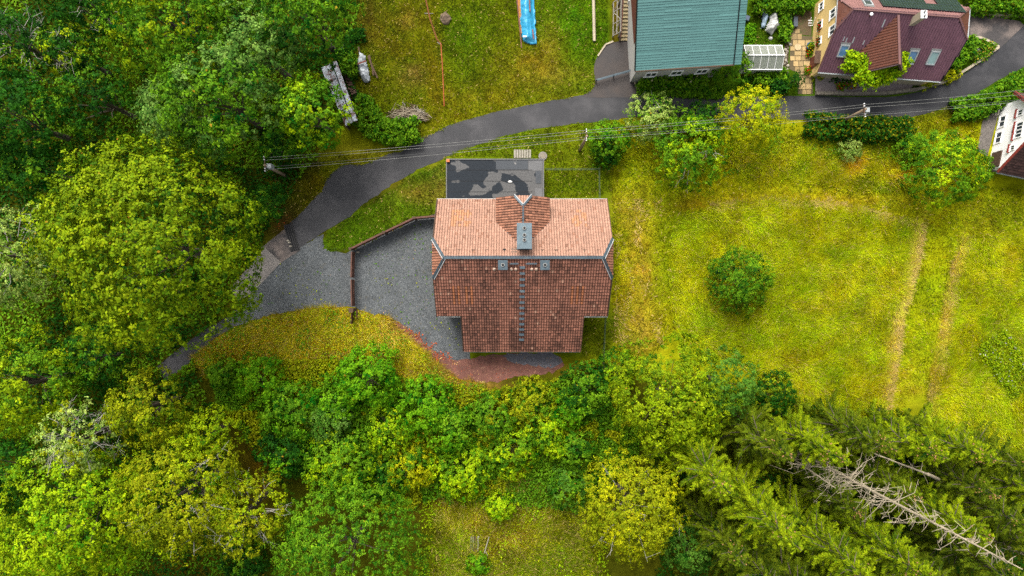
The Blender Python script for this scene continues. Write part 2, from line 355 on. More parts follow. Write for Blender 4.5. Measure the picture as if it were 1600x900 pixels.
def ground_col(X, Y):
    z = hterr(X, Y); s = SC * HC / (HC - z)
    px = 800 + X * s; py = 450 - Y * s
    wob = (fbm(X * 0.9, Y * 0.9, 3) - 0.5) * 16
    C = np.zeros(X.shape + (3,)); C[:] = lin((74, 74, 16))
    def put(mask, c):
        C[:] = C * (1 - mask[..., None]) + lin(c) * mask[..., None]
    def poly(p, c, soft=8, a=1.0, off=0):
        put(a * (1 - sstep(-soft, soft, sdist(p, px, py) + wob + off)), c)
    def dab(x, y, rx, ry, c, a=0.8, rot=0):
        cr, sr = math.cos(R(rot)), math.sin(R(rot)); dx = px - x; dy = py - y
        u = (dx * cr + dy * sr) / rx; v = (-dx * sr + dy * cr) / ry
        put(a * np.exp(-(u * u + v * v) * 1.2) * np.clip(1 + (fbm(X * 1.3, Y * 1.3, 9) - 0.5) * 1.6, 0, 1.5).clip(0, 1 / max(a, 1e-3)), c)
    poly([(850,180),(1700,180),(1700,760),(1500,720),(1250,690),(1100,600),(960,580),(850,560)], (156, 152, 18), 14)
    poly([(980,-60),(1700,-60),(1700,180),(980,180)], (72, 98, 18), 10)
    poly(LAWN_N, (98, 106, 14), 12)
    poly([(500,200),(700,180),(930,140),(930,210),(860,250),(700,260),(500,330)], (118, 118, 20), 8)
    poly([(690,200),(960,180),(960,560),(690,560)], (104, 116, 18), 10)
    poly(LENS, (84, 110, 18), 5)
    poly(BANK, (186, 158, 36), 12)
    poly(FIELD_S, (116, 126, 20), 20)
    # north lawn patches
    for d in ((900,40,70,90,(74,122,16),.7),(830,100,60,40,(138,116,34),.7),(745,150,90,25,(134,122,30),.7),(620,60,50,70,(108,92,16),.7),(680,90,18,90,(128,92,16),.5),
              (720,60,60,60,(78,110,14),.5),(860,70,14,40,(150,124,48),.5),(870,120,60,18,(146,128,50),.5),(645,118,22,20,(128,92,60),.6),(640,30,20,16,(128,100,50),.5),
              (580,165,40,50,(96,98,14),.6),(570,30,30,70,(82,66,26),.6),(962,30,8,60,(132,100,40),.7)): dab(*d[:5], d[5])
    # verge and house lawns
    for d in ((560,240,60,14,(140,124,40),.6),(650,300,40,24,(136,112,50),.6),(600,330,60,16,(100,112,22),.4),(690,290,20,40,(140,116,60),.5),
              (895,290,30,20,(84,100,14),.5),(900,345,30,40,(112,108,16),.3),(925,540,22,40,(112,112,18),.6),(905,580,40,14,(150,118,40),.6),(1000,420,26,110,(176,140,52),.7),(985,330,30,30,(170,138,60),.5),
              (1000,520,30,40,(180,146,66),.7),(1060,300,60,40,(116,130,12),.5),(1050,400,20,120,(110,122,16),.5),(1130,320,120,12,(166,138,36),.6),(1300,310,150,14,(168,142,36),.6),
              (1040,330,18,60,(110,128,12),.4),(1480,330,40,50,(146,150,12),.4),(1560,330,60,40,(104,114,16),.6),(1440,210,50,50,(112,118,16),.5),(1470,190,40,30,(124,122,16),.5)): dab(*d[:5], d[5])
    poly(ROUGH, (142, 146, 20), 18)
    poly(MEADOW1, (152, 154, 16), 10); poly(MEADOW2, (156, 158, 18), 10)
    poly(STRIP, (150, 154, 18), 5)
    for d in ((1418,440,7,100,(214,186,92),.85,14),(1396,560,7,90,(204,172,76),.8,9),(1486,450,5,80,(206,176,82),.75,12),(1466,560,6,90,(196,164,70),.7,9),
              (1425,610,30,40,(184,150,44),.5),(1330,255,20,20,(190,140,30),.9),(1400,272,22,14,(190,144,26),.9),(1160,250,22,14,(170,136,26),.7),(1370,255,40,24,(150,136,20),.5),
              (1360,290,60,10,(98,116,20),.5),(1590,560,50,50,(92,112,20),.6),(1560,520,30,20,(120,124,24),.5),(1250,560,80,60,(150,140,18),.4),(1130,500,50,40,(98,114,16),.5),
              (1180,640,60,40,(84,98,16),.7),(1300,660,90,24,(92,100,16),.6)): dab(*d[:5], d[5], *(d[6:] if len(d) > 6 else ()))
    # bank and lower field
    for d in ((620,515,40,16,(178,140,88),.6),(690,585,30,14,(176,136,88),.6),(760,604,60,10,(156,118,70),.6),(430,520,60,14,(160,138,34),.5),(370,545,40,14,(128,96,28),.5),
              (400,690,40,60,(96,72,18),.8),(410,740,20,60,(104,76,20),.8),(640,770,60,40,(112,82,26),.7),(745,805,30,18,(168,128,30),.6),(860,820,80,60,(132,122,26),.5),(780,850,60,40,(136,112,26),.5),
              (445,345,26,30,(92,66,44),.8),(430,300,40,40,(84,84,18),.6),(500,290,30,30,(108,92,18),.6),(300,880,60,30,(96,70,18),.8)): dab(*d[:5], d[5])
    # sun-bleached and lush clumps at hand's breadth, everywhere
    n = fbm(X * 0.55, Y * 0.55, 21)[..., None]; n2 = fbm(X * 2.1, Y * 2.1, 31, 3)[..., None]
    C[:] = C * (0.72 + 0.56 * n) * (0.72 + 0.56 * n2)
    C[..., 0] *= (0.84 + 0.32 * fbm(X * 0.35, Y * 0.35, 41))
    far = np.maximum(sstep(52.5, 57, np.abs(X)), sstep(31.5, 35, np.abs(Y)))[..., None]; C[:] = C * (1 - far) + lin((112, 120, 26)) * far   # plain pasture beyond
    C[..., 2] *= 0.6; C[..., 1] *= 1.10; C[:] = C * 1.08
    return np.clip(C / K, 0.0015, 0.6)

# ------------------------------------------------------------------ ground sheet
def build_ground():
    st = 0.25
    xs = np.concatenate([[-260, -160, -100, -75], np.arange(-58, 58 + st / 2, st), [75, 100, 160, 260]])
    ys = np.concatenate([[-260, -160, -100, -60], np.arange(-38, 36 + st / 2, st), [60, 100, 160, 260]])
    X, Y = np.meshgrid(xs, ys); Z = hterr(X, Y)
    low = sstep(-8, -12, Y)
    Z = Z + low * (fbm(X * 0.3, Y * 0.3, 5) - 0.5) * 0.5
    me = bpy.data.meshes.new('ground'); nx, ny = len(xs), len(ys)
    me.vertices.add(nx * ny); me.vertices.foreach_set('co', np.stack([X, Y, Z], -1).astype(np.float32).ravel())
    i = np.arange((ny - 1) * nx).reshape(ny - 1, nx)[:, :-1].ravel()
    q = np.stack([i, i + 1, i + nx + 1, i + nx], -1).astype(np.int32)
    me.loops.add(q.size); me.loops.foreach_set('vertex_index', q.ravel())
    me.polygons.add(len(q)); me.polygons.foreach_set('loop_start', np.arange(0, q.size, 4, dtype=np.int32))
    me.polygons.foreach_set('use_smooth', np.ones(len(q), bool))
    at = me.color_attributes.new('col', 'FLOAT_COLOR', 'POINT')
    arr = np.ones((nx * ny, 4), np.float32); arr[:, :3] = ground_col(X.ravel(), Y.ravel()); at.data.foreach_set('color', arr.ravel())
    me.update(); me.validate()
    tag(link('ground', me, None, M_GROUND), 'grassy ground of lawns, meadow and bank', None, None, 'structure')
build_ground()

def sheet(name, pts, z, mat, label, smooth_n=3, jit=0.0, seed=1):
    pts = crom(pts, smooth_n, True) if smooth_n else [np.array(p, float) for p in pts]
    if jit:
        out = []
        for i, p in enumerate(pts):                      # ragged edge at about 0.3 m
            q = pts[(i + 1) % len(pts)]; L = np.hypot(*(q - p)); m = max(1, int(L / 5))
            out += [p + (q - p) * j / m for j in range(m)]
        r = np.random.default_rng(seed); pts = [p + r.normal(0, jit, 2) for p in out]
    bm = bmesh.new(); vs = [bm.verts.new(P(p[0], p[1], z)) for p in pts]
    f = bm.faces.new(vs); bmesh.ops.triangulate(bm, faces=[f])
    bm.normal_update()
    for f in bm.faces:
        if f.normal.z < 0: f.normal_flip()
    me = bpy.data.meshes.new(name); bm.to_mesh(me); bm.free()
    return tag(link(name, me, None, mat), label, None, None, 'structure')
U = crom(ROAD_U, 4); L_ = crom(ROAD_L, 4)
sheet('gravel_yard', YARD, 0.010, M_GRAVEL, 'grey gravel yard beside the brown fence', 3, 1.4, 3)
sheet('dirt_track', DIRT, 0.016, M_DIRT, 'bare red brown soil strip below the tiled house', 3, 1.6, 5)
sheet('rubble_patch', RUBBLE, 0.022, M_RUBBLE, 'grey rubble patch under the low eave', 2, 1.5, 6)
r_ = np.random.default_rng(4)
sheet('road', [p + r_.normal(0, 0.8, 2) for p in U] + [p + r_.normal(0, 0.8, 2) for p in L_[::-1]], 0.020, M_ROAD, 'narrow curving asphalt lane', 0)
sheet('driveway', DRIVE, 0.026, M_DRIVE, 'dark asphalt driveway beside the teal roofed house', 3)
sheet('driveway', DRIVE2, 0.030, M_DRIVE2, 'worn asphalt parking place beside the maroon roof', 1)
sheet('lane_end', SLIP, 0.028, M_DRIVE2, 'patched lane end beyond the drain grate', 0)
sheet('lane_tail', [(352, 498), (366, 512), (335, 528), (316, 547), (290, 572), (258, 596), (244, 574), (285, 540), (320, 515)], .032, M_ROAD, 'dark shaded lane tail leading under the maple', 1)
sheet('drain_channel', [(443, 352), (457, 348), (469, 390), (455, 394)], .036, M_BLACK, 'dark drain channel under the iron grate', 0)
sheet('concrete_path', CONCP, 0.034, M_CONC, 'pale concrete path under the big maple', 0)

# ------------------------------------------------------------------ roof covering
class Plane:
    """a roof plane: eave from a to b, up the slope towards c"""
    def __init__(s, a, b, c):
        s.O = Vector(a); s.u = (Vector(b) - s.O).normalized(); w = Vector(c) - s.O
        s.v = (w - s.u * w.dot(s.u)).normalized(); s.n = s.u.cross(s.v)
        if s.n.z < 0: s.n = -s.n
    def px(s, x, y):
        o = Vector((0, 0, HC)); d = W(x, y, 0) - o
        return o + d * ((s.O - o).dot(s.n) / d.dot(s.n))
    def uv(s, p): w = Vector(p) - s.O; return (w.dot(s.u), w.dot(s.v))
    def at(s, u, v, h=0): return s.O + s.u * u + s.v * v + s.n * h
def covering(name, pl, poly_pts, tw, tl, amp, step, colfn, mat, parent, base_h=0.03, joint=None):
    """roof tiles as real geometry: each has a raised roll and a lifted lower edge"""
    pg = np.array([pl.uv(p) for p in poly_pts])
    u0, v0 = pg.min(0); u1, v1 = pg.max(0)
    us = np.arange(u0, u1, tw) + tw / 2; vs = np.arange(v0, v1, tl) + tl / 2
    Uc, Vc = np.meshgrid(us, vs); Uc = Uc.ravel(); Vc = Vc.ravel()
    k = sdist(pg, Uc, Vc) < 0.02
    Uc, Vc = Uc[k], Vc[k]; n = len(Uc); r = np.random.default_rng(n)
    jl = r.normal(0, step * 0.25, n)
    prof = [(-0.5, 0.0), (-0.28, amp), (0.22, amp), (0.5, 0.0)]
    quads = []
    def pt(a, b, h): return (Uc + a * tw, Vc + b * tl, h)
    for (a0, h0), (a1, h1) in zip(prof[:-1], prof[1:]):
        quads.append([pt(a0, -0.5, base_h + h0 + step + jl), pt(a1, -0.5, base_h + h1 + step + jl), pt(a1, 0.5, base_h + h1 + 0 * jl), pt(a0, 0.5, base_h + h0 + 0 * jl)])
    quads.append([pt(-0.5, -0.5, base_h - 0.02 + 0 * jl), pt(0.5, -0.5, base_h - 0.02 + 0 * jl), pt(0.28, -0.5, base_h + amp + step + jl), pt(-0.28, -0.5, base_h + amp + step + jl)])
    if joint:                                   # dirt, moss and joint shadow painted below the tile above and in the channel
        jd = r.uniform(.10, .24, n) * joint[1]
        quads.append([pt(-0.5, .5 - jd, base_h + .012 + 0 * jl), pt(0.5, .5 - jd, base_h + .012 + 0 * jl), pt(.22, .5, base_h + amp + .02 + 0 * jl), pt(-.28, .5, base_h + amp + .02 + 0 * jl)])
        quads.append([pt(-.28, .5 - jd, base_h + amp + .012 + 0 * jl), pt(.22, .5 - jd, base_h + amp + .012 + 0 * jl), pt(.22, .5, base_h + amp + .021 + 0 * jl), pt(-.28, .5, base_h + amp + .021 + 0 * jl)])
    O, u, v, nn = (np.array(x) for x in (pl.O, pl.u, pl.v, pl.n))
    off = np.array(parent.location) if parent else 0
    V = np.empty((len(quads), n, 4, 3))
    for qi, q in enumerate(quads):
        for vi, (a, b, h) in enumerate(q):
            V[qi, :, vi] = O + np.outer(a, u) + np.outer(b, v) + np.outer(h, nn) - off
    Wc = O + np.outer(Uc, u) + np.outer(Vc, v)
    C = colfn(Uc, Vc, Wc, r); CC = np.tile(C, (len(quads), 1))
    if joint:
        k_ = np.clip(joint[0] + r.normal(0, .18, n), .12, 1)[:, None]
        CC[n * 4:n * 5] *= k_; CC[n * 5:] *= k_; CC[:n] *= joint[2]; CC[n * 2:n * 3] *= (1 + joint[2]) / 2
    o = np_mesh(name, V.reshape(-1, 3), 4, CC, mat, parent)
    o['kind'] = 'stuff'
    return o
def cap(pts, w, h, name, mat, parent):
    m = MB()
    for a, b in zip(pts[:-1], pts[1:]): m.beam(a, b, w, h)
    return m.build(name, mat, parent)
def window(parent, c, u, v, n, w, h, mat_f=None, mat_p=None, sill=True, name='window', d=0.08, bars=1, shutter=None):
    """frame of four bars and a mullion, pane recessed in it, sill proud of the wall"""
    mat_f = mat_f or M_WHITE; mat_p = mat_p or M_GLASS
    c = Vector(c); u = u.normalized(); v = v.normalized(); n = n.normalized(); t = min(0.09, w * .12)
    m = MB()
    for sx in (-1, 1): m.obox(c + u * sx * (w / 2 - t / 2) + n * d / 2, u, v, n, t, h, d)
    for sy in (-1, 1): m.obox(c + v * sy * (h / 2 - t / 2) + n * d / 2, u, v, n, w - 2 * t, t, d)
    for i in range(bars): m.obox(c + u * ((i + 1) / (bars + 1) - 0.5) * w + n * d / 2, u, v, n, t * 0.7, h - 2 * t, d * 0.9)
    f = m.build(name, mat_f, parent)
    MB().obox(c + n * d * 0.25, u, v, n, w - t, h - t, d * 0.3).build('pane', mat_p, f)
    if sill: MB().obox(c - v * (h / 2 + 0.04) + n * 0.05, u, v, n, w + 0.12, 0.05, 0.1).build('sill', mat_f, f)
    return f

# ------------------------------------------------------------------ tiled house in the middle
ZR, SL, YR = 9.5, 0.83, 2.57
X0, X1 = -6.78, 8.60; XE0, XE1 = -4.6, 6.42
YN, YS, YE = 7.97, -2.53, -5.93
zN = lambda y: ZR - SL * abs(y - YR)
RL, RR = Vector((-5.68, YR, ZR)), Vector((7.66, YR, ZR))
HNy, HSy = 4.27, 0.87; zH = zN(HNy)
house = empty('tiled_house', (0.9, 0, 0), 'large house with half-hipped clay tile roof, pale one side and mossy other', 'house')
def CL(u, v, w, r):                                   # clay with weathering that belongs to each tile
    n = len(u); base = np.tile(A(192, 146, 122), (n, 1)); x, y = w[:, 0], w[:, 1]
    base *= (1 + r.normal(0, 0.07, n))[:, None]
    pick = r.random(n) < 0.05; base[pick] *= np.array([0.75, 0.66, 0.6])
    for (a, b) in ((-5.35, -3.6), (5.3, 6.6)):
        k = (x > a) & (x < b) & (y > 5.35) & (y < 6.95) & (r.random(n) < 0.6); base[k] = A(204, 146, 106) * (1 + r.normal(0, 0.05, k.sum()))[:, None]
    return base
def CS(u, v, w, r):                                   # lichen and moss, over a base darkened to deepen the slope's shade
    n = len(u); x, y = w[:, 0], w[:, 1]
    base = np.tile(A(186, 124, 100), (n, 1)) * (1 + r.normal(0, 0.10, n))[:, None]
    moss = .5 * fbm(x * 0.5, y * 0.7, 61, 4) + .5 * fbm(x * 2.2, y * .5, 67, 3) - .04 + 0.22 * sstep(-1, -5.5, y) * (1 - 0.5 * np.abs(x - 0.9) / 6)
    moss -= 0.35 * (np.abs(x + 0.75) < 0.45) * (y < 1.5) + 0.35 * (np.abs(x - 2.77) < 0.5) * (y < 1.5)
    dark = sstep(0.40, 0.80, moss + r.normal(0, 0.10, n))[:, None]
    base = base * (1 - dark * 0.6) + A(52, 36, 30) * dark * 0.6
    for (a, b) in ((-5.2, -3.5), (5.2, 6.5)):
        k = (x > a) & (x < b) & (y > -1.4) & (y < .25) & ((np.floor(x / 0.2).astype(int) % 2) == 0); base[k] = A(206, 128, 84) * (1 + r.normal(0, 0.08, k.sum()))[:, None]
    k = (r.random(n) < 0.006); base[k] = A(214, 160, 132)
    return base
def CW(u, v, w, r):
    n = len(u); base = np.tile(A(184, 126, 98), (n, 1)) * (1 + r.normal(0, 0.12, n))[:, None]
    k = r.random(n) < 0.10; base[k] *= 0.55; return base
pN = Plane((X1, YN, zN(YN)), (X0, YN, zN(YN)), (X0, YR, ZR))
pS = Plane((X0, YS, zN(YS)), (X1, YS, zN(YS)), (X0, YR, ZR))
nface = [Vector((X1, YN, zN(YN))), Vector((X1, HNy, zH)), RR, RL, Vector((X0, HNy, zH)), Vector((X0, YN, zN(YN)))]
sface = [Vector((X0, YS, zN(YS))), Vector((XE0, YS, zN(YS))), Vector((XE0, YE, zN(YE))), Vector((XE1, YE, zN(YE))), Vector((XE1, YS, zN(YS))), Vector((X1, YS, zN(YS))), Vector((X1, HSy, zH)), RR, RL, Vector((X0, HSy, zH))]
# cross gable on the pale side
GX, GZ, GE = 0.94, 8.8, 6.9; GX0, GX1 = -1.35, 3.23; GY0, GY1 = YR + (ZR - GE) / SL, 7.92
gA = Vector((GX, YR + (ZR - GZ) / SL, GZ)); gB = Vector((GX, 6.95, GZ))
hipL = Vector((0.22, 7.86, 8.2)); hipR = Vector((1.66, 7.86, 8.2))
EL0, EL1 = Vector((GX0, GY0, GE)), Vector((GX0, GY1, GE)); ER0, ER1 = Vector((GX1, GY0, GE)), Vector((GX1, GY1, GE))
roof = MB(); roof.slab(nface, 0.14); roof.slab(sface, 0.14)
roof.slab([RL, Vector((X0, HSy, zH)), Vector((X0, HNy, zH))], 0.14); roof.slab([RR, Vector((X1, HNy, zH)), Vector((X1, HSy, zH))], 0.14)
roof.slab([EL0, EL1, hipL, gB, gA], 0.12); roof.slab([ER0, gA, gB, hipR, ER1], 0.12); roof.slab([gB, hipL, hipR], 0.12)
roof_o = roof.build('roof', M_BROWN, house)
TW, TL = 0.225, 0.35
def sub_tiles(*a): return covering(*a, M_ROOF_TILE, house)
ncut = [Vector((X1, YN, zN(YN))), Vector((X1, HNy, zH)), RR, RL, Vector((X0, HNy, zH)), Vector((X0, YN, zN(YN))), Vector((GX0, YN, zN(YN))), EL0, gA, ER0, Vector((GX1, YN, zN(YN)))]
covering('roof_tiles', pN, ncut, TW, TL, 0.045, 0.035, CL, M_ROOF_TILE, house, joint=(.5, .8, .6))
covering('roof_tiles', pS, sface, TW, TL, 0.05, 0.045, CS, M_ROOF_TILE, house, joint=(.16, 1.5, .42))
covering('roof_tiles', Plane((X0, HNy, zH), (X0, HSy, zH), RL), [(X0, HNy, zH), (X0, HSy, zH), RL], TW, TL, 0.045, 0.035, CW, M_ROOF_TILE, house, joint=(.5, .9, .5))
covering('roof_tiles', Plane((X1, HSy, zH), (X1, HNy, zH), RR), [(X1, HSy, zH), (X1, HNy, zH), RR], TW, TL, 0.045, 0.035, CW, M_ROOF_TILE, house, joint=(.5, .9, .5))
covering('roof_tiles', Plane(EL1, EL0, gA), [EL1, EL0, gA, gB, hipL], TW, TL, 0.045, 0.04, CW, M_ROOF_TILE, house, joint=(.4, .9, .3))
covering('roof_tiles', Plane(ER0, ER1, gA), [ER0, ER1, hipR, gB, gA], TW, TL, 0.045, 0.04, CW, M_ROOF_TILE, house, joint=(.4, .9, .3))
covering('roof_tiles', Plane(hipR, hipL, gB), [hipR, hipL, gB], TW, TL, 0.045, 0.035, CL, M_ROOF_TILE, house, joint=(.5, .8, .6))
up = Vector((0, 0, 0.09))
cap([RL + up, RR + up], 0.26, 0.12, 'ridge_cap', M_METAL_DARK, house)
for q in ((RL, Vector((X0, HNy, zH))), (RL, Vector((X0, HSy, zH))), (RR, Vector((X1, HNy, zH))), (RR, Vector((X1, HSy, zH))), (gB, hipL), (gB, hipR)):
    hc = cap([q[0] + up, q[1] + up], 0.17, 0.12, 'hip_cap', M_METAL_DARK, house)
    sgn = 1 if (q[1] - q[0]).x * (q[1] - q[0]).y > 0 else -1
    sh = Vector((0.12 * sgn, -0.12 * 1, 0)) if abs(q[0].x - GX) > 2 else Vector((0.0, 0.15, 0))
    cap([q[0] + up + sh, q[1] + up + sh], 0.06, 0.10, 'pale_edge', M_METAL_LIGHT, hc)
cap([gB + up, gA + up], 0.17, 0.12, 'ridge_cap', M_METAL_DARK, house)
cap([EL0 + up * 0.7, gA + up * 0.7], 0.2, 0.05, 'valley_gutter', M_METAL_DARK, house)
cap([ER0 + up * 0.7, gA + up * 0.7], 0.2, 0.05, 'valley_gutter', M_METAL_DARK, house)
for a, b in (((X0, YN + .07, zN(YN) - .05), (GX0 - .02, YN + .07, zN(YN) - .05)), ((GX1 + .02, YN + .07, zN(YN) - .05), (X1, YN + .07, zN(YN) - .05)),
             ((X0, YS - .07, zN(YS) - .05), (XE0 - .02, YS - .07, zN(YS) - .05)), ((XE1 + .02, YS - .07, zN(YS) - .05), (X1, YS - .07, zN(YS) - .05)), ((XE0, YE - .07, zN(YE) - .05), (XE1, YE - .07, zN(YE) - .05))):
    MB().tube([a, b], 0.06, 6).build('gutter', M_STEEL, house)
for x, y0, y1 in ((X0, YS, HSy), (X0, HNy, YN), (X1, YS, HSy), (X1, HNy, YN), (XE0, YE, YS), (XE1, YE, YS)):
    MB().beam((x, y0, zN(y0) + 0.0), (x, y1, zN(y1) + 0.0), 0.05, 0.24).build('barge_board', M_BROWN, house)
# walls: gable ends under the roof, the long sides and the low rear wing
wl = MB(); xi0, xi1, yn, ys, ye = X0 + .3, X1 - .3, YN - .45, YS + .35, YE + .4
def gable_wall(x, x2):
    pr = [(ys, 0), (ys, zN(ys) - .2), (HSy, zH - .2), (HNy, zH - .2), (yn, zN(yn) - .2), (yn, 0)]
    wl.slab([(x, y, z) for y, z in pr], 0, Vector((x2 - x, 0, 0)))
gable_wall(xi0, xi0 + .3); gable_wall(xi1, xi1 - .3)
wl.box((xi0 + .3, yn - .3, 0), (xi1 - .3, yn, zN(yn) - .2)); wl.box((XE0 + .25, ye, 0), (XE1 - .25, ye + .3, zN(ye) - .2))
for x in (XE0 + .25, XE1 - .55): wl.slab([(x, ye + .3, 0), (x, ye + .3, zN(ye + .3) - .2), (x, ys + .4, zN(ys + .4) - .2), (x, ys + .4, 0)], 0, Vector((.3, 0, 0)))
wl.box((xi0 + .3, ys, 0), (XE0 + .25, ys + .3, zN(ys) - .2)); wl.box((XE1 - .25, ys, 0), (xi1 - .3, ys + .3, zN(ys) - .2))
wl.slab([(GX0 + .15, 7.75, zN(7.75) - .1), (GX0 + .15, 7.75, GE - .1), (hipL.x, 7.75, 8.05), (hipR.x, 7.75, 8.05), (GX1 - .15, 7.75, GE - .1), (GX1 - .15, 7.75, zN(7.75) - .1)], 0, Vector((0, -.2, 0)))
for x in (GX0 + .12, GX1 - .3): wl.slab([(x, 7.5, zN(7.5) - .05), (x, 7.5, GE - .1), (x, GY0, GE - .1)], 0, Vector((.18, 0, 0)))
wl.build('wall', M_CREAMR, house)
ex, ey, ez = Vector((1, 0, 0)), Vector((0, 1, 0)), Vector((0, 0, 1))
for y in (-1, 2.5, 5.6):
    window(house, (xi0, y, 2.0), ey, ez, -ex, 1.2, 1.3); window(house, (xi1, y, 2.0), ey, ez, ex, 1.2, 1.3)
for x in (-2.5, 0.8, 4.2): window(house, (x, ye, 1.2), ex, ez, -ey, 1.1, 1.0)
window(house, (GX, 7.75, 7.0), ex, ez, ey, 1.2, 1.0)
# chimneys
c = MB(); cx, cy = 1.02, 4.32
c.box((cx - .55, cy - .95, 7.6), (cx + .55, cy + .95, 10.2)); c = c.build('chimney', M_METAL_DARK, house)
MB().box((cx - .68, cy - 1.12, 8.0), (cx + .68, cy - .96, 9.05)).build('flashing', M_METAL_DARK, c)
MB().box((cx - .62, cy - 1.08, 10.2), (cx + .62, cy + 1.06, 10.32)).build('chimney_cap', simple('cap_metal', A(112, 132, 140), .45, .25, 3, .25), c)
for dy in (.62, .05, -.35):
    MB().disc((cx, cy + dy, 0), .15, 10.32, 10.46, 12).build('flue_collar', M_STEEL, c)
    MB().disc((cx, cy + dy, 0), .10, 10.44, 10.475, 12).build('flue', M_BLACK, c)
for x in (-.76, 2.74):
    c = MB().box((x - .33, 1.58, 8.2), (x + .33, 2.24, 9.9)).build('chimney', M_METAL_DARK, house)
    MB().slab([(x - .4, 1.5, 9.95), (x + .4, 1.5, 9.95), (x + .4, 2.32, 9.95), (x - .4, 2.32, 9.95)], .06).build('chimney_cap', M_METAL_DARK, c)
    MB().disc((x, 1.91, 0), .16, 9.95, 10.06, 12).build('flue_collar', M_STEEL, c)
    MB().disc((x, 1.91, 0), .11, 10.05, 10.08, 12).build('flue', M_BLACK, c)
    # sheet metal lying on the tiles below each
for i in range(14):                                    # the climbing steps
    y = 1.75 - i * .50; z = zN(y)
    s_ = MB(); s_.box((.66, y - .13, z + .2), (1.10, y + .09, z + .235)); s_.box((.68, y - .1, z + .04), (.71, y + .06, z + .2)); s_.box((1.05, y - .1, z + .04), (1.08, y + .06, z + .2))
    s_.build('roof_step', M_METAL_DARK, house)
for a, b in ((-.2, .55), (1.15, 2.1)):
    s_ = MB(); s_.box((a, 1.98, zN(2.0) + .2), (b, 2.12, zN(2.0) + .235)); s_.box((a + .05, 2.0, zN(2.0)), (a + .08, 2.1, zN(2.0) + .2)); s_.box((b - .08, 2.0, zN(2.0)), (b - .05, 2.1, zN(2.0) + .2)); s_.build('roof_walkway', M_METAL_DARK, house)
def lump(c, rx, ry, rz, k=10, n=4):
    m = MB(); vs = [(c[0], c[1], c[2] + rz)]; fs = []
    for i in range(1, n + 1):
        t = i / n * math.pi / 2
        for j in range(k): vs.append((c[0] + rx * math.sin(t) * math.cos(2*math.pi*j/k), c[1] + ry * math.sin(t) * math.sin(2*math.pi*j/k), c[2] + rz * math.cos(t)))
    for j in range(k): fs.append((0, 1 + j, 1 + (j + 1) % k))
    for i in range(n - 1):
        for j in range(k): fs.append((1+i*k+j, 1+(i+1)*k+j, 1+(i+1)*k+(j+1)%k, 1+i*k+(j+1)%k))
    return m.add(vs, fs)
for px_ in (772, 799, 806, 831, 838):
    p = W(px_, 420, 9.0); p.z = zN(p.y); lump((p.x, p.y, p.z), .16, .17, .26).build('tile_vent', M_CREAM, house, True)
for px_ in (696, 718, 739, 761, 788, 847, 869, 891, 913, 935):
    p = W(px_, 391, 8.9); z = zN(p.y); m = MB()
    m.slab([(p.x - .16, p.y + .05, z + .12), (p.x + .16, p.y + .05, z + .12), (p.x, p.y - .16, z + .2)], .05); m.build('snow_guard', M_BROWN, house)
p = W(803, 392, 8.9); m = MB()
for sx in (-.13, .13):
    for sy in (-.12, .12): m.box((p.x + sx - .11, p.y + sy - .1, zN(p.y + sy) - .1), (p.x + sx + .11, p.y + sy + .1, zN(p.y + sy) + .14))
m.build('roof_hatch', simple('hatch', A(150, 118, 96), .7), house)
p = W(788, 391, 8.9); MB().box((p.x - .12, p.y - .12, zN(p.y)), (p.x + .12, p.y + .12, zN(p.y) + .16)).build('roof_hatch', M_BLACK, house)

# ------------------------------------------------------------------ flat-roofed annex
an = empty('flat_roof_garage', (-1.6, 10.2, 0), 'low garage with puddled black bitumen flat roof behind the tiled house', 'garage')
ax0, ax1, ay0, ay1, az = -6.15, 2.98, 7.55, 12.05, 3.0
MB().box((ax0 + .15, ay0, 0), (ax1 - .15, ay1 - .15, az - .2)).build('wall', M_CREAMR, an)
MB().box((ax0, ay0 - .02, az - .2), (ax1, ay1, az)).build('roof_slab', M_BITUMEN, an)
for i, (a, b, c_, d, mt) in enumerate(((1.55, 2.85, 10.95, 11.95, M_BITL), (-1.5, 1.5, 11.05, 11.95, M_BITM), (2.15, 2.8, 8.2, 9.3, M_BITL), (2.2, 2.72, 9.75, 10.9, M_BITM))):
    MB().box((a, c_, az), (b, d, az + .012 + .004 * i)).build('felt_sheet', mt, an)
for y in (8.95, 9.95, 10.98):
    MB().box((ax0 + .1, y, az), (1.9, y + .035, az + .012)).build('felt_seam', M_BLACK, an)
for a, b in (((ax0, ay1 - .05, az + .04), (ax1, ay1 - .05, az + .04)), ((ax0 + .05, ay1 - .1, az + .04), (ax0 + .05, ay0, az + .04)), ((ax1 - .05, ay1 - .1, az + .04), (ax1 - .05, ay0, az + .04))):
    MB().beam(a, b, .1, .08).build('edge_trim', M_BITL, an)
b_ = MB().box((-6.1, 11.72, az + .08), (-5.8, 11.98, az + .24)); tag(b_.build('brick', simple('orange_brick', A(225, 130, 70), .8)), 'single orange brick left on the flat roof corner', 'brick')
q = W(797, 284, 3.0); lp = lump((q.x, q.y, 3.0), .22, .14, .09).build('plastic_bag', M_TARPW, None, True); tag(lp, 'crumpled white scrap lying on the puddled flat roof', 'litter')

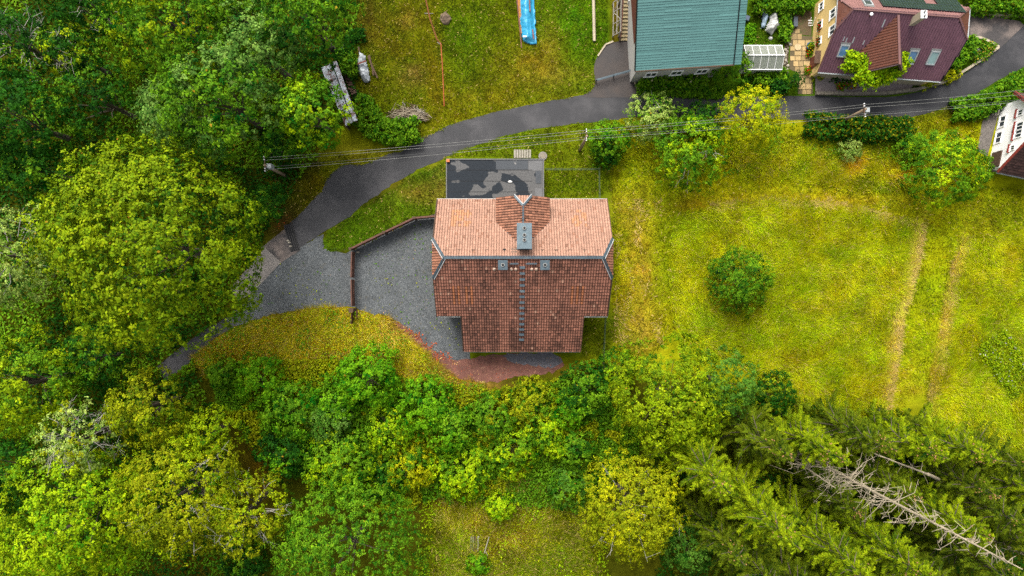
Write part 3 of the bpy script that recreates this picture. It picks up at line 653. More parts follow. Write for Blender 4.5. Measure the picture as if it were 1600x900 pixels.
# ------------------------------------------------------------------ teal-roofed house
th = empty('teal_roof_house', (16, 22, 0), 'white house with plain teal sheet roof beside the dark driveway', 'house')
eL, eR = W(992, 111, 5.0), W(1146, 101, 5.0); pT = Plane(eL, eR, W(1001, 0, 7.9))
Lv = 9.0
tR = [eL, eR, pT.at(pT.uv(eR)[0], Lv), pT.at(0, Lv)]
m = MB(); m.slab(tR, .14)
back = pT.v.copy(); back.z = 0; back.normalize()
rN = [tR[3], tR[2], tR[2] + back * Lv * .85 - ez * 4.4, tR[3] + back * Lv * .85 - ez * 4.4]; m.slab(rN, .14); m.build('roof', M_TEAL, th)
def CT(u, v, w, r): return np.tile(A(100, 148, 143), (len(u), 1)) * (1 + r.normal(0, .008, len(u)))[:, None] * (1 + .07 * np.sin(np.floor(v / .22) * 2.4))[:, None]
covering('roof_sheet', pT, tR, 2.4, .22, .0, .026, CT, M_TEAL, th, .02)
cap([eL + ez * .0 - back * .04, eR - back * .04], .1, .12, 'gutter', M_BROWN, th)
cap([eL, tR[3]], .08, .2, 'verge_trim', M_TEAL, th); cap([eR, tR[2]], .08, .2, 'verge_trim', M_TEAL, th)
cap([tR[3] + ez * .06, tR[2] + ez * .06], .25, .08, 'ridge_cap', M_TEAL, th)
uT = Vector((pT.u.x, pT.u.y, 0)).normalized(); vT = Vector((-uT.y, uT.x, 0))
wa = Vector((eL.x, eL.y, 0)) + uT * .45 + vT * .45; wb = Vector((eR.x, eR.y, 0)) - uT * .45 + vT * .45; D = Lv * 1.55
m = MB(); m.slab([wa, wb, wb + ez * 5.0, wa + ez * 5.0], 0, vT * .3)
m.slab([wa + vT * .3, wa + vT * D, wa + vT * D + ez * 5, wa + vT * (D * .5) + ez * 9.0, wa + vT * .3 + ez * 5.05], 0, uT * .3)
m.slab([wb + vT * .3, wb + vT * D, wb + vT * D + ez * 5, wb + vT * (D * .5) + ez * 9.0, wb + vT * .3 + ez * 5.05], 0, -uT * .3)
m.slab([wa + vT * D, wb + vT * D, wb + vT * D + ez * 5, wa + vT * D + ez * 5], 0, -vT * .3); m.build('wall', M_WHITE_S, th)
MB().slab([wa + vT * 2.6 - uT * .03 + ez * 3.2, wa + vT * D - uT * .03 + ez * 3.2, wa + vT * D - uT * .03 + ez * 5.0, wa + vT * (D * .5) - uT * .03 + ez * 8.7, wa + vT * 2.6 - uT * .03 + ez * 6.2], 0, uT * .05).build('gable_cladding', M_REDWOOD, th)
for t in (.2, .5, .8): window(th, wa.lerp(wb, t) + ez * 2.2, uT, ez, -vT, 1.1, 1.2)
window(th, wa + vT * 7.5 + ez * 1.8, vT, ez, -uT, 1.0, 1.2)
# outdoor stair beside it
st = empty('concrete_stair', P(980, 64), 'straight flight of pale concrete steps against the teal roofed house', 'stairs')
for i in range(15):
    z = .16 * (i + 1); y0 = W(980, 64, 0).y + i * .30
    a = W(970, 64, 0).x; MB().box((a, y0, max(0, z - .5)), (a + 1.22, y0 + .33, z)).build('step', M_STEP, st)
yy = W(980, 64, 0).y
MB().slab([(W(969, 64).x - .12, yy - .05, 0), (W(969, 64).x - .12, yy + 4.6, 0), (W(969, 64).x - .12, yy + 4.6, 2.5), (W(969, 64).x - .12, yy - .05, .3)], 0, Vector((.1, 0, 0))).build('stringer', simple('stringer', A(120, 96, 84), .8), st)
MB().beam((W(969, 64).x - .1, yy, 1.1), (W(969, 64).x - .1, yy + 4.6, 3.35), .06, .06).build('handrail', M_REDWOOD, st)
tr = empty('timber_trellis', P(963, 58), 'leaning grey timber frame with diagonal braces beside the concrete steps', 'trellis')
fx0, fx1, fy0, fy1 = W(957, 56).x, W(966, 56).x, W(957, 58).y, W(957, 8).y
def fp(a, b): return Vector((fx0 + (fx1 - fx0) * a, fy0 + (fy1 - fy0) * b, .35 + 1.1 * a + .35 * b))
for a in (0, .5, 1): MB().beam(fp(a, 0), fp(a, 1), .08, .08).build('rail', M_WOODG, tr)
for b in (0, .35, .7, 1): MB().beam(fp(0, b), fp(1, b), .07, .07).build('bar', M_WOODG, tr)
for a, b, c_, d in ((0, 0, 1, .35), (1, .35, 0, .7), (0, .7, 1, 1)): MB().beam(fp(a, b), fp(c_, d), .06, .06).build('brace', M_WOODG, tr)
for a in (0, 1):
    for b in (0, 1): q = fp(a, b); MB().beam((q.x, q.y, 0), q, .09, .09).build('post', M_WOODG, tr)

# ------------------------------------------------------------------ yellow house with maroon roof
yh = empty('yellow_house', (35, 23, 0), 'yellow rendered house with maroon ribbed roof, solar panels and white chimney', 'house')
eL, eR = W(1278, 112, 2.6), W(1470, 127, 2.6); pY = Plane(eL, eR, W(1422, 21, 6.5))
rgL, rgR = pY.px(1333, 14), pY.px(1498, 27); hL, hR = pY.px(1307, 46), pY.px(1511, 62)
rv = (pY.uv(rgL)[1] + pY.uv(rgR)[1]) / 2; ruL, ruR = pY.uv(rgL)[0], pY.uv(rgR)[0]
hv = (pY.uv(hL)[1] + pY.uv(hR)[1]) / 2; huL, huR = pY.uv(hL)[0], pY.uv(hR)[0]; euR = pY.uv(eR)[0]
huL = min(0.15, huL); huR = max(euR, min(huR, euR + .5))
rgL, rgR, hL, hR = pY.at(ruL, rv), pY.at(ruR, rv), pY.at(huL, hv), pY.at(huR, hv)
bk = Vector((pY.v.x, pY.v.y, 0)).normalized(); uY = Vector((pY.u.x, pY.u.y, 0)).normalized()
def mirror(p): d = (rgL - p).dot(bk); return p + bk * 2 * d
hLn, hRn, eLn, eRn = mirror(hL), mirror(hR), mirror(eL), mirror(eR)
for p in (eLn, eRn): p += (hLn - p) * .35
pYN = Plane(eRn, eLn, rgL)
fS, fN = [eL, eR, hR, rgR, rgL, hL], [eRn, eLn, hLn, rgL, rgR, hRn]
m = MB()
for f in (fS, fN, [hL, rgL, hLn], [hR, hRn, rgR]): m.slab(f, .14)
# south cross gable
plg = (rgL.z - .25); gA2 = pY.px(1403, 23); gz = gA2.z; gB2 = W(1405, 101, gz)
gl = pY.px(1338, 86); grr = pY.px(1409, 84); gdir = (gB2 - gA2).normalized(); glS = gl + gdir * (gB2 - gl).dot(gdir); grS = grr + gdir * (gB2 - grr).dot(gdir)
m.slab([gA2, gB2, glS, gl], .12); m.slab([gA2, grr, grS, gB2], .12)
m.build('roof', simple('maroon_edge', A(96, 66, 72), .6), yh)
def CM(u, v, w, r): return np.tile(A(128, 88, 100), (len(u), 1)) * (1 + r.normal(0, .05, len(u)))[:, None]
def CMN(u, v, w, r): return np.tile(A(150, 108, 104), (len(u), 1)) * (1 + r.normal(0, .04, len(u)))[:, None]  # same sheet as the south slope, sky glare put into a paler tone
def CMW(u, v, w, r): return np.tile(A(108, 62, 44), (len(u), 1)) * (1 + r.normal(0, .05, len(u)))[:, None]
covering('roof_sheet', pY, fS, .24, .3, .05, .0, CM, M_MAROON, yh); covering('roof_sheet', pYN, fN, .24, .3, .05, .0, CMN, M_MAROON, yh)
covering('roof_sheet', Plane(hLn, hL, rgL), [hLn, hL, rgL], .3, .25, .0, .03, CMW, M_MAROON, yh); covering('roof_sheet', Plane(hR, hRn, rgR), [hR, hRn, rgR], .3, .25, .0, .03, CMW, M_MAROON, yh)
covering('roof_sheet', Plane(gl, glS, gB2), [gl, glS, gB2, gA2], .24, .3, .05, .0, CMW, M_MAROON, yh); covering('roof_sheet', Plane(grS, grr, gB2), [grS, grr, gA2, gB2], .24, .3, .05, .0, CM, M_MAROON, yh)
M_RIDGE = simple('ridge_sheet', A(128, 84, 78), .5, .15)
cap([rgL + ez * .07, rgR + ez * .07], .2, .08, 'ridge_cap', M_RIDGE, yh); cap([gA2 + ez * .07, gB2 + ez * .07], .2, .08, 'ridge_cap', M_RIDGE, yh)
for a in (hL, hLn): cap([rgL + ez * .07, a + ez * .07], .16, .08, 'hip_cap', M_RIDGE, yh)
for a in (hR, hRn): cap([rgR + ez * .07, a + ez * .07], .16, .08, 'hip_cap', M_RIDGE, yh)
cap([hL, hLn], .1, .16, 'barge_board', M_METAL_LIGHT, yh); cap([hR, hRn], .12, .16, 'barge_board', M_METAL_LIGHT, yh)
cap([hR, eR], .08, .18, 'barge_board', M_MAROON, yh); cap([hL, eL], .08, .18, 'barge_board', M_RIDGE, yh)
cap([eL - bk * .08 - ez * .03, eR - bk * .08 - ez * .03], .12, .1, 'gutter', M_METAL_LIGHT, yh)
cap([gl + pY.n * .06, gA2 + pY.n * .06], .16, .04, 'valley_gutter', M_MAROON, yh)
# walls
def plan(u, v, z=0): q = eL + uY * u + bk * v; return Vector((q.x, q.y, z))
tanY = pY.v.z / math.hypot(pY.v.x, pY.v.y); dep = (eLn - eL).dot(bk); hw = (hL - eL).dot(bk); i_ = .3
prof = [(i_, 0), (i_, 2.6 + i_ * tanY - .2), (hw, hL.z - .2), ((hLn - eL).dot(bk), hL.z - .2), (dep - i_, eLn.z + i_ * tanY - .25), (dep - i_, 0)]
m = MB(); m.slab([plan(i_, v, z) for v, z in prof], 0, uY * .3); m.build('wall', M_YELLOW, yh); m = MB(); m.slab([plan(euR - i_, v, z) for v, z in prof], 0, -uY * .3); m.build('wall', M_YELLOW, yh)
m = MB(); m.slab([plan(i_ + .3, i_, 0), plan(euR - i_ - .3, i_, 0), plan(euR - i_ - .3, i_, 2.5), plan(i_ + .3, i_, 2.5)], 0, bk * .3)
m.build('wall', M_CREAMR, yh); m = MB(); m.slab([plan(i_ + .3, dep - i_, 0), plan(euR - i_ - .3, dep - i_, 0), plan(euR - i_ - .3, dep - i_, 3.4), plan(i_ + .3, dep - i_, 3.4)], 0, -bk * .3)
m.build('wall', M_CREAMR, yh); m = MB(); gq = gB2 + bk * .4; hwG = (gB2 - glS).dot(uY) - .3
m.slab([Vector((gq.x, gq.y, 0)) - uY * hwG, Vector((gq.x, gq.y, 0)) + uY * .6, Vector((gq.x, gq.y, glS.z)) + uY * .6, Vector((gq.x, gq.y, gz - .3)), Vector((gq.x, gq.y, glS.z - .1)) - uY * hwG], 0, bk * .25)
m.build('wall', M_CREAMR, yh)
def wall_pt(px_, py_):                                # a point of the west wall plane seen at that place
    o = Vector((0, 0, HC)); d = W(px_, py_, 0) - o; q0 = plan(i_, 0)
    return o + d * ((q0 - o).dot(uY) / d.dot(uY))
for px_, py_, w_, h_ in ((1284, 10, .8, .9), (1302, 21, .9, 1.1), (1282, 39, .8, .9), (1301, 47, .9, 1.1), (1281, 64, .7, .8)):
    q = wall_pt(px_, py_); window(yh, q, bk, ez, -uY, w_, h_)
q = wall_pt(1278, 92); q.z = 1.05; MB().obox(q - uY * .03, bk, ez, uY, 1.1, 2.0, .1).build('door', M_REDWOOD, yh)
q = q + ez * 1.2; MB().slab([q - bk * .6, q + bk * .6, q + bk * .6 - uY * .5 - ez * .15, q - bk * .6 - uY * .5 - ez * .15], .05).build('door_canopy', M_BROWN, yh)
# roof windows
def roofwin(pl, px_, py_, w_, h_, pane):
    q = pl.px(px_, py_); f = MB()
    for s_ in (-1, 1): f.obox(q + pl.u * s_ * w_ / 2 + pl.n * .1, pl.u, pl.v, pl.n, .1, h_ + .1, .14); f.obox(q + pl.v * s_ * h_ / 2 + pl.n * .1, pl.u, pl.v, pl.n, w_ - .1, .1, .14)
    f = f.build('roof_window', M_METAL_LIGHT, yh); MB().obox(q + pl.n * .09, pl.u, pl.v, pl.n, w_ - .1, h_ - .1, .06).build('pane', pane, f)
    MB().obox(q + pl.n * .08 + pl.v * (h_ / 2 + .15), pl.u, pl.v, pl.n, w_ + .2, .2, .06).build('flashing', M_STEEL, f)
roofwin(pY, 1317, 79, .72, 1.05, M_SKYGLASS); roofwin(pY, 1424, 89, .72, 1.2, M_SKYGLASS); roofwin(pY, 1457, 90, .72, 1.2, M_PALEGLASS); roofwin(pYN, 1355, 6, .7, .9, M_GLASS)
for px_, py_, du, dv in ((1333, 62, .09, .55), (1322, 62, .08, .4), (1318, 60, .08, .4), (1380, 36, .1, .7), (1349, 66, .08, .4)):
    q = pY.px(px_, py_); MB().obox(q + pY.n * .095, pY.u, pY.v, pY.n, du, dv, .02).build('bare_metal_patch', M_METAL_LIGHT, yh)
# chimney
q = pY.px(1426, 34); c = MB().box((q.x - .22, q.y - .3, q.z - .3), (q.x + .22, q.y + .3, q.z + 1.6)).build('chimney', M_CREAMR, yh)
MB().box((q.x - .26, q.y - .34, q.z + 1.6), (q.x + .26, q.y + .34, q.z + 1.7)).build('chimney_cap', M_WHITE, c)
for dy in (-.18, .18): MB().disc((q.x, q.y + dy, 0), .1, q.z + 1.7, q.z + 1.9, 10).build('flue', M_STEEL, c)
q = pY.px(1358, 25); v_ = MB().disc((q.x, q.y, 0), .07, q.z, q.z + .4, 8).build('vent_pipe', M_REDWOOD, yh); lump((q.x, q.y, q.z + .4), .15, .15, .12).build('vent_cowl', M_WHITE, v_, True)
# solar panels on the pale side
pu0 = pYN.uv(pYN.px(1376, 8))[0]; rvN = pYN.uv(rgL)[1]
for j in range(3):
    for i in range(7):
        if (j == 1 and i in (4,)) or (j == 2 and i in (4, 5)): continue
        u_ = pu0 - .52 - i * 1.06; v_ = rvN - .75 - j * 1.18 - .52
        q = pYN.at(u_, v_, .17)
        pn = MB().obox(q, pYN.u, pYN.v, pYN.n, 1.03, 1.14, .05).build('solar_panel', M_SOLAR, yh); g = MB()
        for k in range(-2, 3): g.obox(q + pYN.n * .028 + pYN.u * k * .255 * .99, pYN.u, pYN.v, pYN.n, .018, 1.14, .006)
        for k in (-1, 0, 1): g.obox(q + pYN.n * .0285 + pYN.v * k * .555, pYN.u, pYN.v, pYN.n, 1.03, .018, .006)
        g.build('grid', simple('cell_line', A(84, 104, 108), .4) if 'cell_line' not in bpy.data.materials else bpy.data.materials['cell_line'], pn)

# ------------------------------------------------------------------ white house at the edge
wh = empty('white_house', (50, 14.5, 0), 'white rendered house with red trim and dark shingle roof at the lane bend', 'house')
b0, b1 = W(1543, 266, 0), W(1564, 166, 0); uW = (b1 - b0).normalized(); nW = Vector((-uW.y, uW.x, 0)); Lw = (b1 - b0).length   # nW points away from the picture's middle?
if nW.x > 0: nW = -nW
inn = -nW; ZE, ZP = 3.0, 7.2
def wp(t, z, d=0): return b0 + uW * Lw * t + ez * z + inn * d
m = MB(); m.slab([wp(0, 0), wp(0, ZE), wp(.5, ZP), wp(1, ZE), wp(1, 0)], 0, inn * .3); m.slab([wp(0, 0, .3), wp(0, ZE, .3), wp(0, ZE, 12), wp(0, 0, 12)], 0, uW * .3)
m.slab([wp(1, 0, .3), wp(1, ZE, .3), wp(1, ZE, 12), wp(1, 0, 12)], 0, -uW * .3); m.build('wall', M_WHITE, wh)
MB().slab([wp(-.004, 0, -.02), wp(-.004, .5, -.02), wp(-.004, .5, 12), wp(-.004, 0, 12)], 0, -uW * .05).build('plinth', M_STONE, wh)
def rp(t, d, lift=.1): return wp(t, (ZE + (ZP - ZE) * min(t, 1 - t) * 2) + lift, d)
ov = -.10
ra, rb, rc = [rp(ov, -.45), rp(ov, 12), rp(.5, 12), rp(.5, -.45)], [rp(1 - ov, -.45), rp(.5, -.45), rp(.5, 12), rp(1 - ov, 12)], None
m = MB(); m.slab(ra, .12); m.slab(rb, .12); m.build('roof', M_BROWN, wh)
def CD(u, v, w, r): return np.tile(A(86, 58, 52), (len(u), 1)) * (1 + r.normal(0, .18, len(u)))[:, None]
covering('roof_shingles', Plane(ra[0], ra[1], ra[3]), ra, .36, .3, .02, .05, CD, M_SHINGLE, wh); covering('roof_shingles', Plane(rb[3], rb[0], rb[1]), rb, .36, .3, .02, .05, CD, M_SHINGLE, wh)
cap([rp(ov, -.5), rp(.5, -.5)], .08, .3, 'barge_board', M_REDTRIM, wh); cap([rp(1 - ov, -.5), rp(.5, -.5)], .08, .3, 'barge_board', M_REDTRIM, wh)
cap([rp(ov, -.45, -.05) - uW * .06, rp(ov, 12, -.05) - uW * .06], .14, .12, 'gutter', M_METAL_LIGHT, wh)
cap([rp(.5, -.45, .2), rp(.5, 12, .2)], .25, .1, 'ridge_cap', M_REDTRIM, wh)
def ww(px_, py_):
    o = Vector((0, 0, HC)); d = W(px_, py_, 0) - o; return o + d * ((b0 - o).dot(nW) / d.dot(nW))
for px_, py_, w_, h_, red in ((1567, 190, 1.15, .85, 0), (1561, 215, 1.15, .85, 0), (1595, 176, .6, .7, 1), (1594, 197, .8, .95, 1), (1592, 209, .8, .95, 1), (1583, 231, .5, .6, 1)):
    f = window(wh, ww(px_, py_), uW, ez, nW, w_, h_)
    if red: MB().obox(ww(px_, py_) - ez * (h_ / 2 + .16) + nW * .09, uW, ez, nW, w_ + .3, .13, .2).build('red_sill', M_REDTRIM, f)
q = ww(1553, 250); q.z = max(q.z, .95); MB().obox(q + nW * .04, uW, ez, nW, 1.5, 1.3, .12).build('door', M_BROWN, wh)
# terrace wall and bench planks beside it
tw = sheet('stone_terrace', [(1527, 236), (1535, 190), (1546, 172), (1560, 178), (1543, 244)], .05, simple('terrace_setts', A(128, 120, 112), .9, .35, 5, bumpd=.03, fine=9), 'narrow stone paved strip along the white house', 0)
bl = empty('plank_stack', P(1553, 172), 'short stack of weathered planks leaning by the white house corner', 'planks')
for i in range(3): MB().beam(W(1551 + i * 4, 180, .5), W(1555 + i * 4, 162, .9), .14, .06).build('plank', M_WOODG, bl); 
MB().beam(W(1550, 178, .0), W(1550, 178, .45), .1, .1).build('trestle', M_WOODG, bl); MB().beam(W(1560, 165, .0), W(1560, 165, .8), .1, .1).build('trestle', M_WOODG, bl)

# ------------------------------------------------------------------ yard fence and gate
def board_run(parent, a, b, n=5, h=1.35, th=.05, name='board'):
    a, b = Vector(a), Vector(b); u = (b - a).normalized(); s_ = Vector((-u.y, u.x, 0)); bh = h / n
    for i in range(n):
        c_ = (a + b) / 2 + ez * (.12 + bh * (i + .5))
        MB().obox(c_, u, ez, s_, (b - a).length, bh * .86, th).build(name, M_FENCE, parent)
def post(parent, p, h=1.6, w=.2, mat=None):
    m = MB().box((p.x - w / 2, p.y - w / 2, p.z - .1), (p.x + w / 2, p.y + w / 2, p.z + h)); m.box((p.x - w * .62, p.y - w * .62, p.z + h), (p.x + w * .62, p.y + w * .62, p.z + h + .05)); m.build('post', mat or M_BROWN, parent)
F = [P(553, 390), P(604, 365), P(650, 343), P(682, 340)]
fe = empty('board_fence', F[0], 'brown horizontal board fence between the gravel yard and mown lawn', 'fence')
for a, b in zip(F[:-1], F[1:]): board_run(fe, a, b)
for p in F[:-1]: post(fe, p)
for p in F: pass
for a, b in zip(F[:-1], F[1:]): MB().beam(a + ez * 1.52, b + ez * 1.52, .16, .05).build('top_rail', M_FENCE, fe)
G = [P(555, 392), P(554, 435), P(555, 479)]
ga = empty('yard_gate', G[0], 'long brown double-leaf board gate across the gravel yard', 'gate')
for a, b in zip(G[:-1], G[1:]):
    u = (b - a).normalized(); board_run(ga, a + u * .12, b - u * .06, 4, 1.3)
    MB().beam(a + u * .15 + ez * 1.5, b - u * .1 + ez * 1.5, .1, .08).build('top_rail', M_FENCE, ga)
    MB().beam(a + u * .2 + ez * .3 + ex * .05, b - u * .2 + ez * 1.3 + ex * .05, .06, .05).build('brace', M_FENCE, ga)
pt_ = empty('gate_post', P(555, 484), 'thick dark gate post with short board wing beside the golden grass bank', 'post')
post(pt_, P(555, 484), 1.75, .34); board_run(pt_, P(554, 488), P(553, 505), 4, 1.2); MB().beam(P(558, 486, 1.3), P(557, 497, .9), .12, .1).build('strut', M_FENCE, pt_)
def wire_fence(pts, label):
    w_ = empty('wire_fence', P(*pts[0]), label, 'fence'); q = [P(*p) for p in pts]
    for a, b in zip(q[:-1], q[1:]):
        n = max(1, round((b - a).length / 2.2))
        for i in range(n + (b is q[-1])): p = a.lerp(b, i / n); MB().tube([p, p + ez * 1.15], .035, 6).build('post', simple('green_post', A(52, 84, 44), .6) if 'green_post' not in bpy.data.materials else bpy.data.materials['green_post'], w_)
        for k in range(6): MB().beam(a + ez * (.1 + .2 * k), b + ez * (.1 + .2 * k), .012, .012).build('strand', bpy.data.materials['green_post'], w_)
wire_fence([(852, 266), (935, 266), (936, 314)], 'thin green wire fence round the lawn corner behind the tiled house')
wire_fence([(945, 497), (943, 535), (941, 580)], 'thin green wire fence running down from the mossy roof corner')
# driveway chain gate, road grate
gt = empty('sliding_gate', P(931, 129), 'low dark steel barrier gate across the asphalt driveway', 'gate')
a, b = P(931, 128), P(985, 113)
MB().beam(a + ez * .75, b + ez * .75, .12, .06).build('top_rail', M_METAL_DARK, gt); MB().beam(a + ez * .35, b + ez * .35, .06, .05).build('lower_rail', M_METAL_DARK, gt)
for t in (0, .5, 1): p = a.lerp(b, t); MB().tube([p, p + ez * .85], .06, 8).build('post', M_METAL_DARK, gt)
dr = empty('drain_grate', P(455, 371), 'iron drain grate laid across the lane end', 'grate')
qa, qb, qc, qd = P(444, 352, .06), P(456, 349, .06), P(468, 390, .06), P(456, 393, .06)
for t in (0, .25, .5, .75, 1): MB().beam(qa.lerp(qb, t), qd.lerp(qc, t), .06, .03).build('bar', simple('grate_iron', A(46, 42, 42), .6) if 'grate_iron' not in bpy.data.materials else bpy.data.materials['grate_iron'], dr)
for t in np.linspace(0, 1, 8): MB().beam(qa.lerp(qd, t), qb.lerp(qc, t), .03, .02).build('crossbar', M_BLACK, dr)
for i, (x, y) in enumerate(((452, 379), (454, 385), (450, 376), (559, 394))):
    q = P(x, y); tag(lump((q.x, q.y, .02), .17, .11, .13, 8, 3).build('stone', simple('pale_stone', A(205, 195, 175), .9) if i == 0 else bpy.data.materials['pale_stone'], None, True), ['small pale stone on the iron drain grate'] * 3 + ['pale stone at the foot of the brown fence corner'] and (['small pale stone on the iron drain grate'] * 3 + ['pale stone at the foot of the brown fence corner'])[i], 'stone', 'pale stones' if i < 3 else None)

# ------------------------------------------------------------------ small things on the lawns
pa = empty('wooden_pallet', P(815, 241), 'weathered grey slatted wooden pallet lying behind the flat roofed garage', 'pallet')
for i in range(7): MB().box((W(803, 241).x + i * .245, W(815, 247).y, .08), (W(803, 241).x + i * .245 + .19, W(815, 234).y, .12)).build('slat', M_WOODG, pa)
for t in (0, .5, 1): y = W(815, 247).y + .03 + t * .65; MB().box((W(803, 241).x, y, .0), (W(803, 241).x + 1.66, y + .08, .08)).build('bearer', M_BROWN, pa)
q = P(848, 244); wc = empty('well_cover', q, 'round grey concrete well cover in the grass beside the wooden pallet', 'cover'); MB().disc(q, .42, 0, .14, 16).build('ring', M_CONC, wc); MB().disc(q, .30, .14, .18, 14).build('lid', M_STONE, wc)
q0, q1 = P(926.5, -30), P(928.5, 65)
tag(MB().tube([q0 + ez * .12, q1 + ez * .12], [.15, .15], 10).build('lying_pole', M_CREAMR), 'long pale concrete pole lying on the lawn beside the driveway', 'pole')
def heap(name, poly_px, hgt, mat, folds, seed, parent=None, res=.09, z0=0.0, ridge_dir=None):
    """a draped, creased sheet: height field that falls to the ground at its own outline"""
    pts = np.array([tuple(P(*p).xy) for p in poly_px]); lo, hi = pts.min(0), pts.max(0)
    xs = np.arange(lo[0] - res, hi[0] + 2 * res, res); ys = np.arange(lo[1] - res, hi[1] + 2 * res, res); X, Y = np.meshgrid(xs, ys)
    d = -sdist(pts, X, Y) + (fbm(X * 2, Y * 2, seed) - .5) * .25
    wdt = max(.25, -sdist(pts, X, Y).min() * .7)
    Z = hgt * np.sqrt(np.clip(d / wdt, 0, 1)) * (.75 + .5 * fbm(X * .9, Y * .9, seed + 3))
    cr = np.abs(fbm(X * 1.6, Y * 1.6, seed + 8, 3) - .5) * 2
    if ridge_dir is not None:
        t = X * math.cos(ridge_dir) + Y * math.sin(ridge_dir); cr = np.abs(vnoise(t * 2.6, t * 0 + .3 * fbm(X, Y, seed), seed) - .5) * 2
    Z = Z - folds * cr * np.clip(d / .2, 0, 1) + z0
    ok = d > 0; m = MB(); idx = -np.ones(X.shape, int)
    vs = []; fs = []
    for j in range(X.shape[0] - 1):
        for i in range(X.shape[1] - 1):
            if ok[j, i] and ok[j, i + 1] and ok[j + 1, i] and ok[j + 1, i + 1]:
                f = []
                for a, b in ((j, i), (j, i + 1), (j + 1, i + 1), (j + 1, i)):
                    if idx[a, b] < 0: idx[a, b] = len(vs); vs.append((X[a, b], Y[a, b], max(Z[a, b], z0 + .03)))
                    f.append(idx[a, b])
                fs.append(tuple(f))
    return m.add(vs, fs).build(name, mat, parent, False)
bt = empty('tarp_covered_pile', P(823, 30), 'long lumber pile under bright blue tarpaulin on the north lawn', 'pile')
heap('tarpaulin', [(809, -60), (834, -60), (835, 0), (840, 71), (828, 70), (816, 67), (812, 30)], .75, M_TARPB, .25, 11, bt, .08, 0, 0.05)
for k, (a, b) in enumerate((((806, -40), (815, 52)), ((808.5, -40), (816, 40)))): MB().beam(P(*a, .15 + .12 * k), P(*b, .15 + .12 * k), .12, .1).build('timber', M_ORANGEW, bt)
MB().beam(P(806, -20, .1), P(815, 75, .05), .1, .08).build('timber', M_REDWOOD, bt)
for a, b, mt in (((827, -5), (828, 18), M_REDWOOD), ((832, 46), (834, 61), M_REDWOOD), ((817, 57), (823, 57), M_WHITE)): MB().beam(P(*a, .72), P(*b, .72), .12, .1).build('batten', mt, bt)
tp = empty('junk_pile', P(567, 105), 'junk pile under a crumpled grey white tarpaulin at the lawn edge', 'pile')
heap('tarpaulin', [(562, 82), (573, 88), (577, 110), (579, 130), (569, 131), (561, 115), (557, 103)], .9, M_TARPG, .35, 21, tp, .08)
MB().beam(P(558, 100, .98), P(572, 95, .98), .16, .06).build('plank', M_REDWOOD, tp)
for a, b in (((575, 88), (590, 122)), ((577, 86), (584, 118)), ((560, 72), (563, 92))): MB().beam(P(*a, .15), P(*b, .25), .14, .1).build('plank', M_BROWN, tp)
tp2 = empty('small_junk_pile', P(540, 77), 'small heap under torn white sheeting beside dark bushes', 'pile'); heap('sheeting', [(534, 74), (541, 66), (549, 80), (541, 90), (536, 85)], .7, M_TARPG, .4, 33, tp2, .08)
for a, b in (((540, 60), (552, 67)), ((543, 56), (547, 66))): MB().beam(P(*a, .2), P(*b, .3), .12, .08).build('plank', M_BROWN, tp2)
# rusty sheet-metal lean-to
sh = empty('rusty_shed', P(530, 145), 'long narrow shed with rusty pale sheet metal roof by the trees', 'shed')
r0, r1 = W(519, 97, 2.2), W(552, 190, 2.2); us = (r1 - r0).normalized(); ns = Vector((us.y, -us.x, 0));
if ns.x > 0: ns = -ns
for i in range(4):
    a, b = r0.lerp(r1, i / 4 + .002), r0.lerp(r1, (i + 1) / 4 - .002)
    MB().slab([a - ns * .42 - ez * .08, b - ns * .42 - ez * .08, b, a], .04).build('roof_sheet', M_RUST, sh)
    dz = ez * (.12 + .05 * (i % 2)); MB().slab([a + ns * .12 - dz, b + ns * .12 - dz, b + ns * (1.2 - .1 * i) - dz * 3, a + ns * (1.2 - .1 * i) - dz * 3], .04).build('roof_sheet', M_RUST, sh)
w0, w1 = Vector((r0.x, r0.y, 0)) - ns * .25, Vector((r1.x, r1.y, 0)) - ns * .25
MB().slab([w0, w1, w1 + ez * 2.02, w0 + ez * 2.02], 0, ns * .12).build('wall', M_BROWN, sh); MB().slab([w0 + ns * 1.1, w1 + ns * 1.1, w1 + ns * 1.1 + ez * 1.6, w0 + ns * 1.1 + ez * 1.6], 0, ns * .12).build('wall', M_BROWN, sh)
ws = empty('firewood_row', P(545, 135), 'low row of stacked brown firewood along the rusty shed', 'firewood'); r_ = np.random.default_rng(2)
for i in range(22): p = P(538 + i * .65 + r_.normal(0, .6), 118 + i * 1.6); MB().beam(p + ez * (.1 + .2 * (i % 3)), p + Vector((.5, r_.normal(0, .15), .1 + .2 * (i % 3))), .16, .15).build('log', M_BROWN if i % 3 else M_STEP, ws)
# brush pile
bp = empty('brush_pile', P(640, 178), 'heap of dry cut branches and sticks beside the clipped hedge', 'brush'); r_ = np.random.default_rng(5); m = MB()
for i in range(240):
    a = r_.uniform(0, math.pi); c_ = P(640 + r_.normal(0, 10), 179 + r_.normal(0, 4.5), .1 + abs(r_.normal(0, .28))); l_ = r_.uniform(.4, 1.1); d = Vector((math.cos(a), math.sin(a) * .6, r_.normal(0, .2))) * l_
    m.tube([c_ - d, c_ + d], [.03, .015], 4, False)
o = m.build('sticks', M_DEADWOOD, bp); o['kind'] = 'stuff'
m = MB()
for i in range(160):
    a = r_.uniform(0, math.pi); c_ = P(638 + r_.normal(0, 11), 180 + r_.normal(0, 5), .05 + abs(r_.normal(0, .2))); l_ = r_.uniform(.4, .9); d = Vector((math.cos(a), math.sin(a) * .7, r_.normal(0, .15))) * l_
    m.tube([c_ - d, c_ + d], [.04, .02], 4, False)
o = m.build('dark_sticks', M_BROWN, bp); o['kind'] = 'stuff'
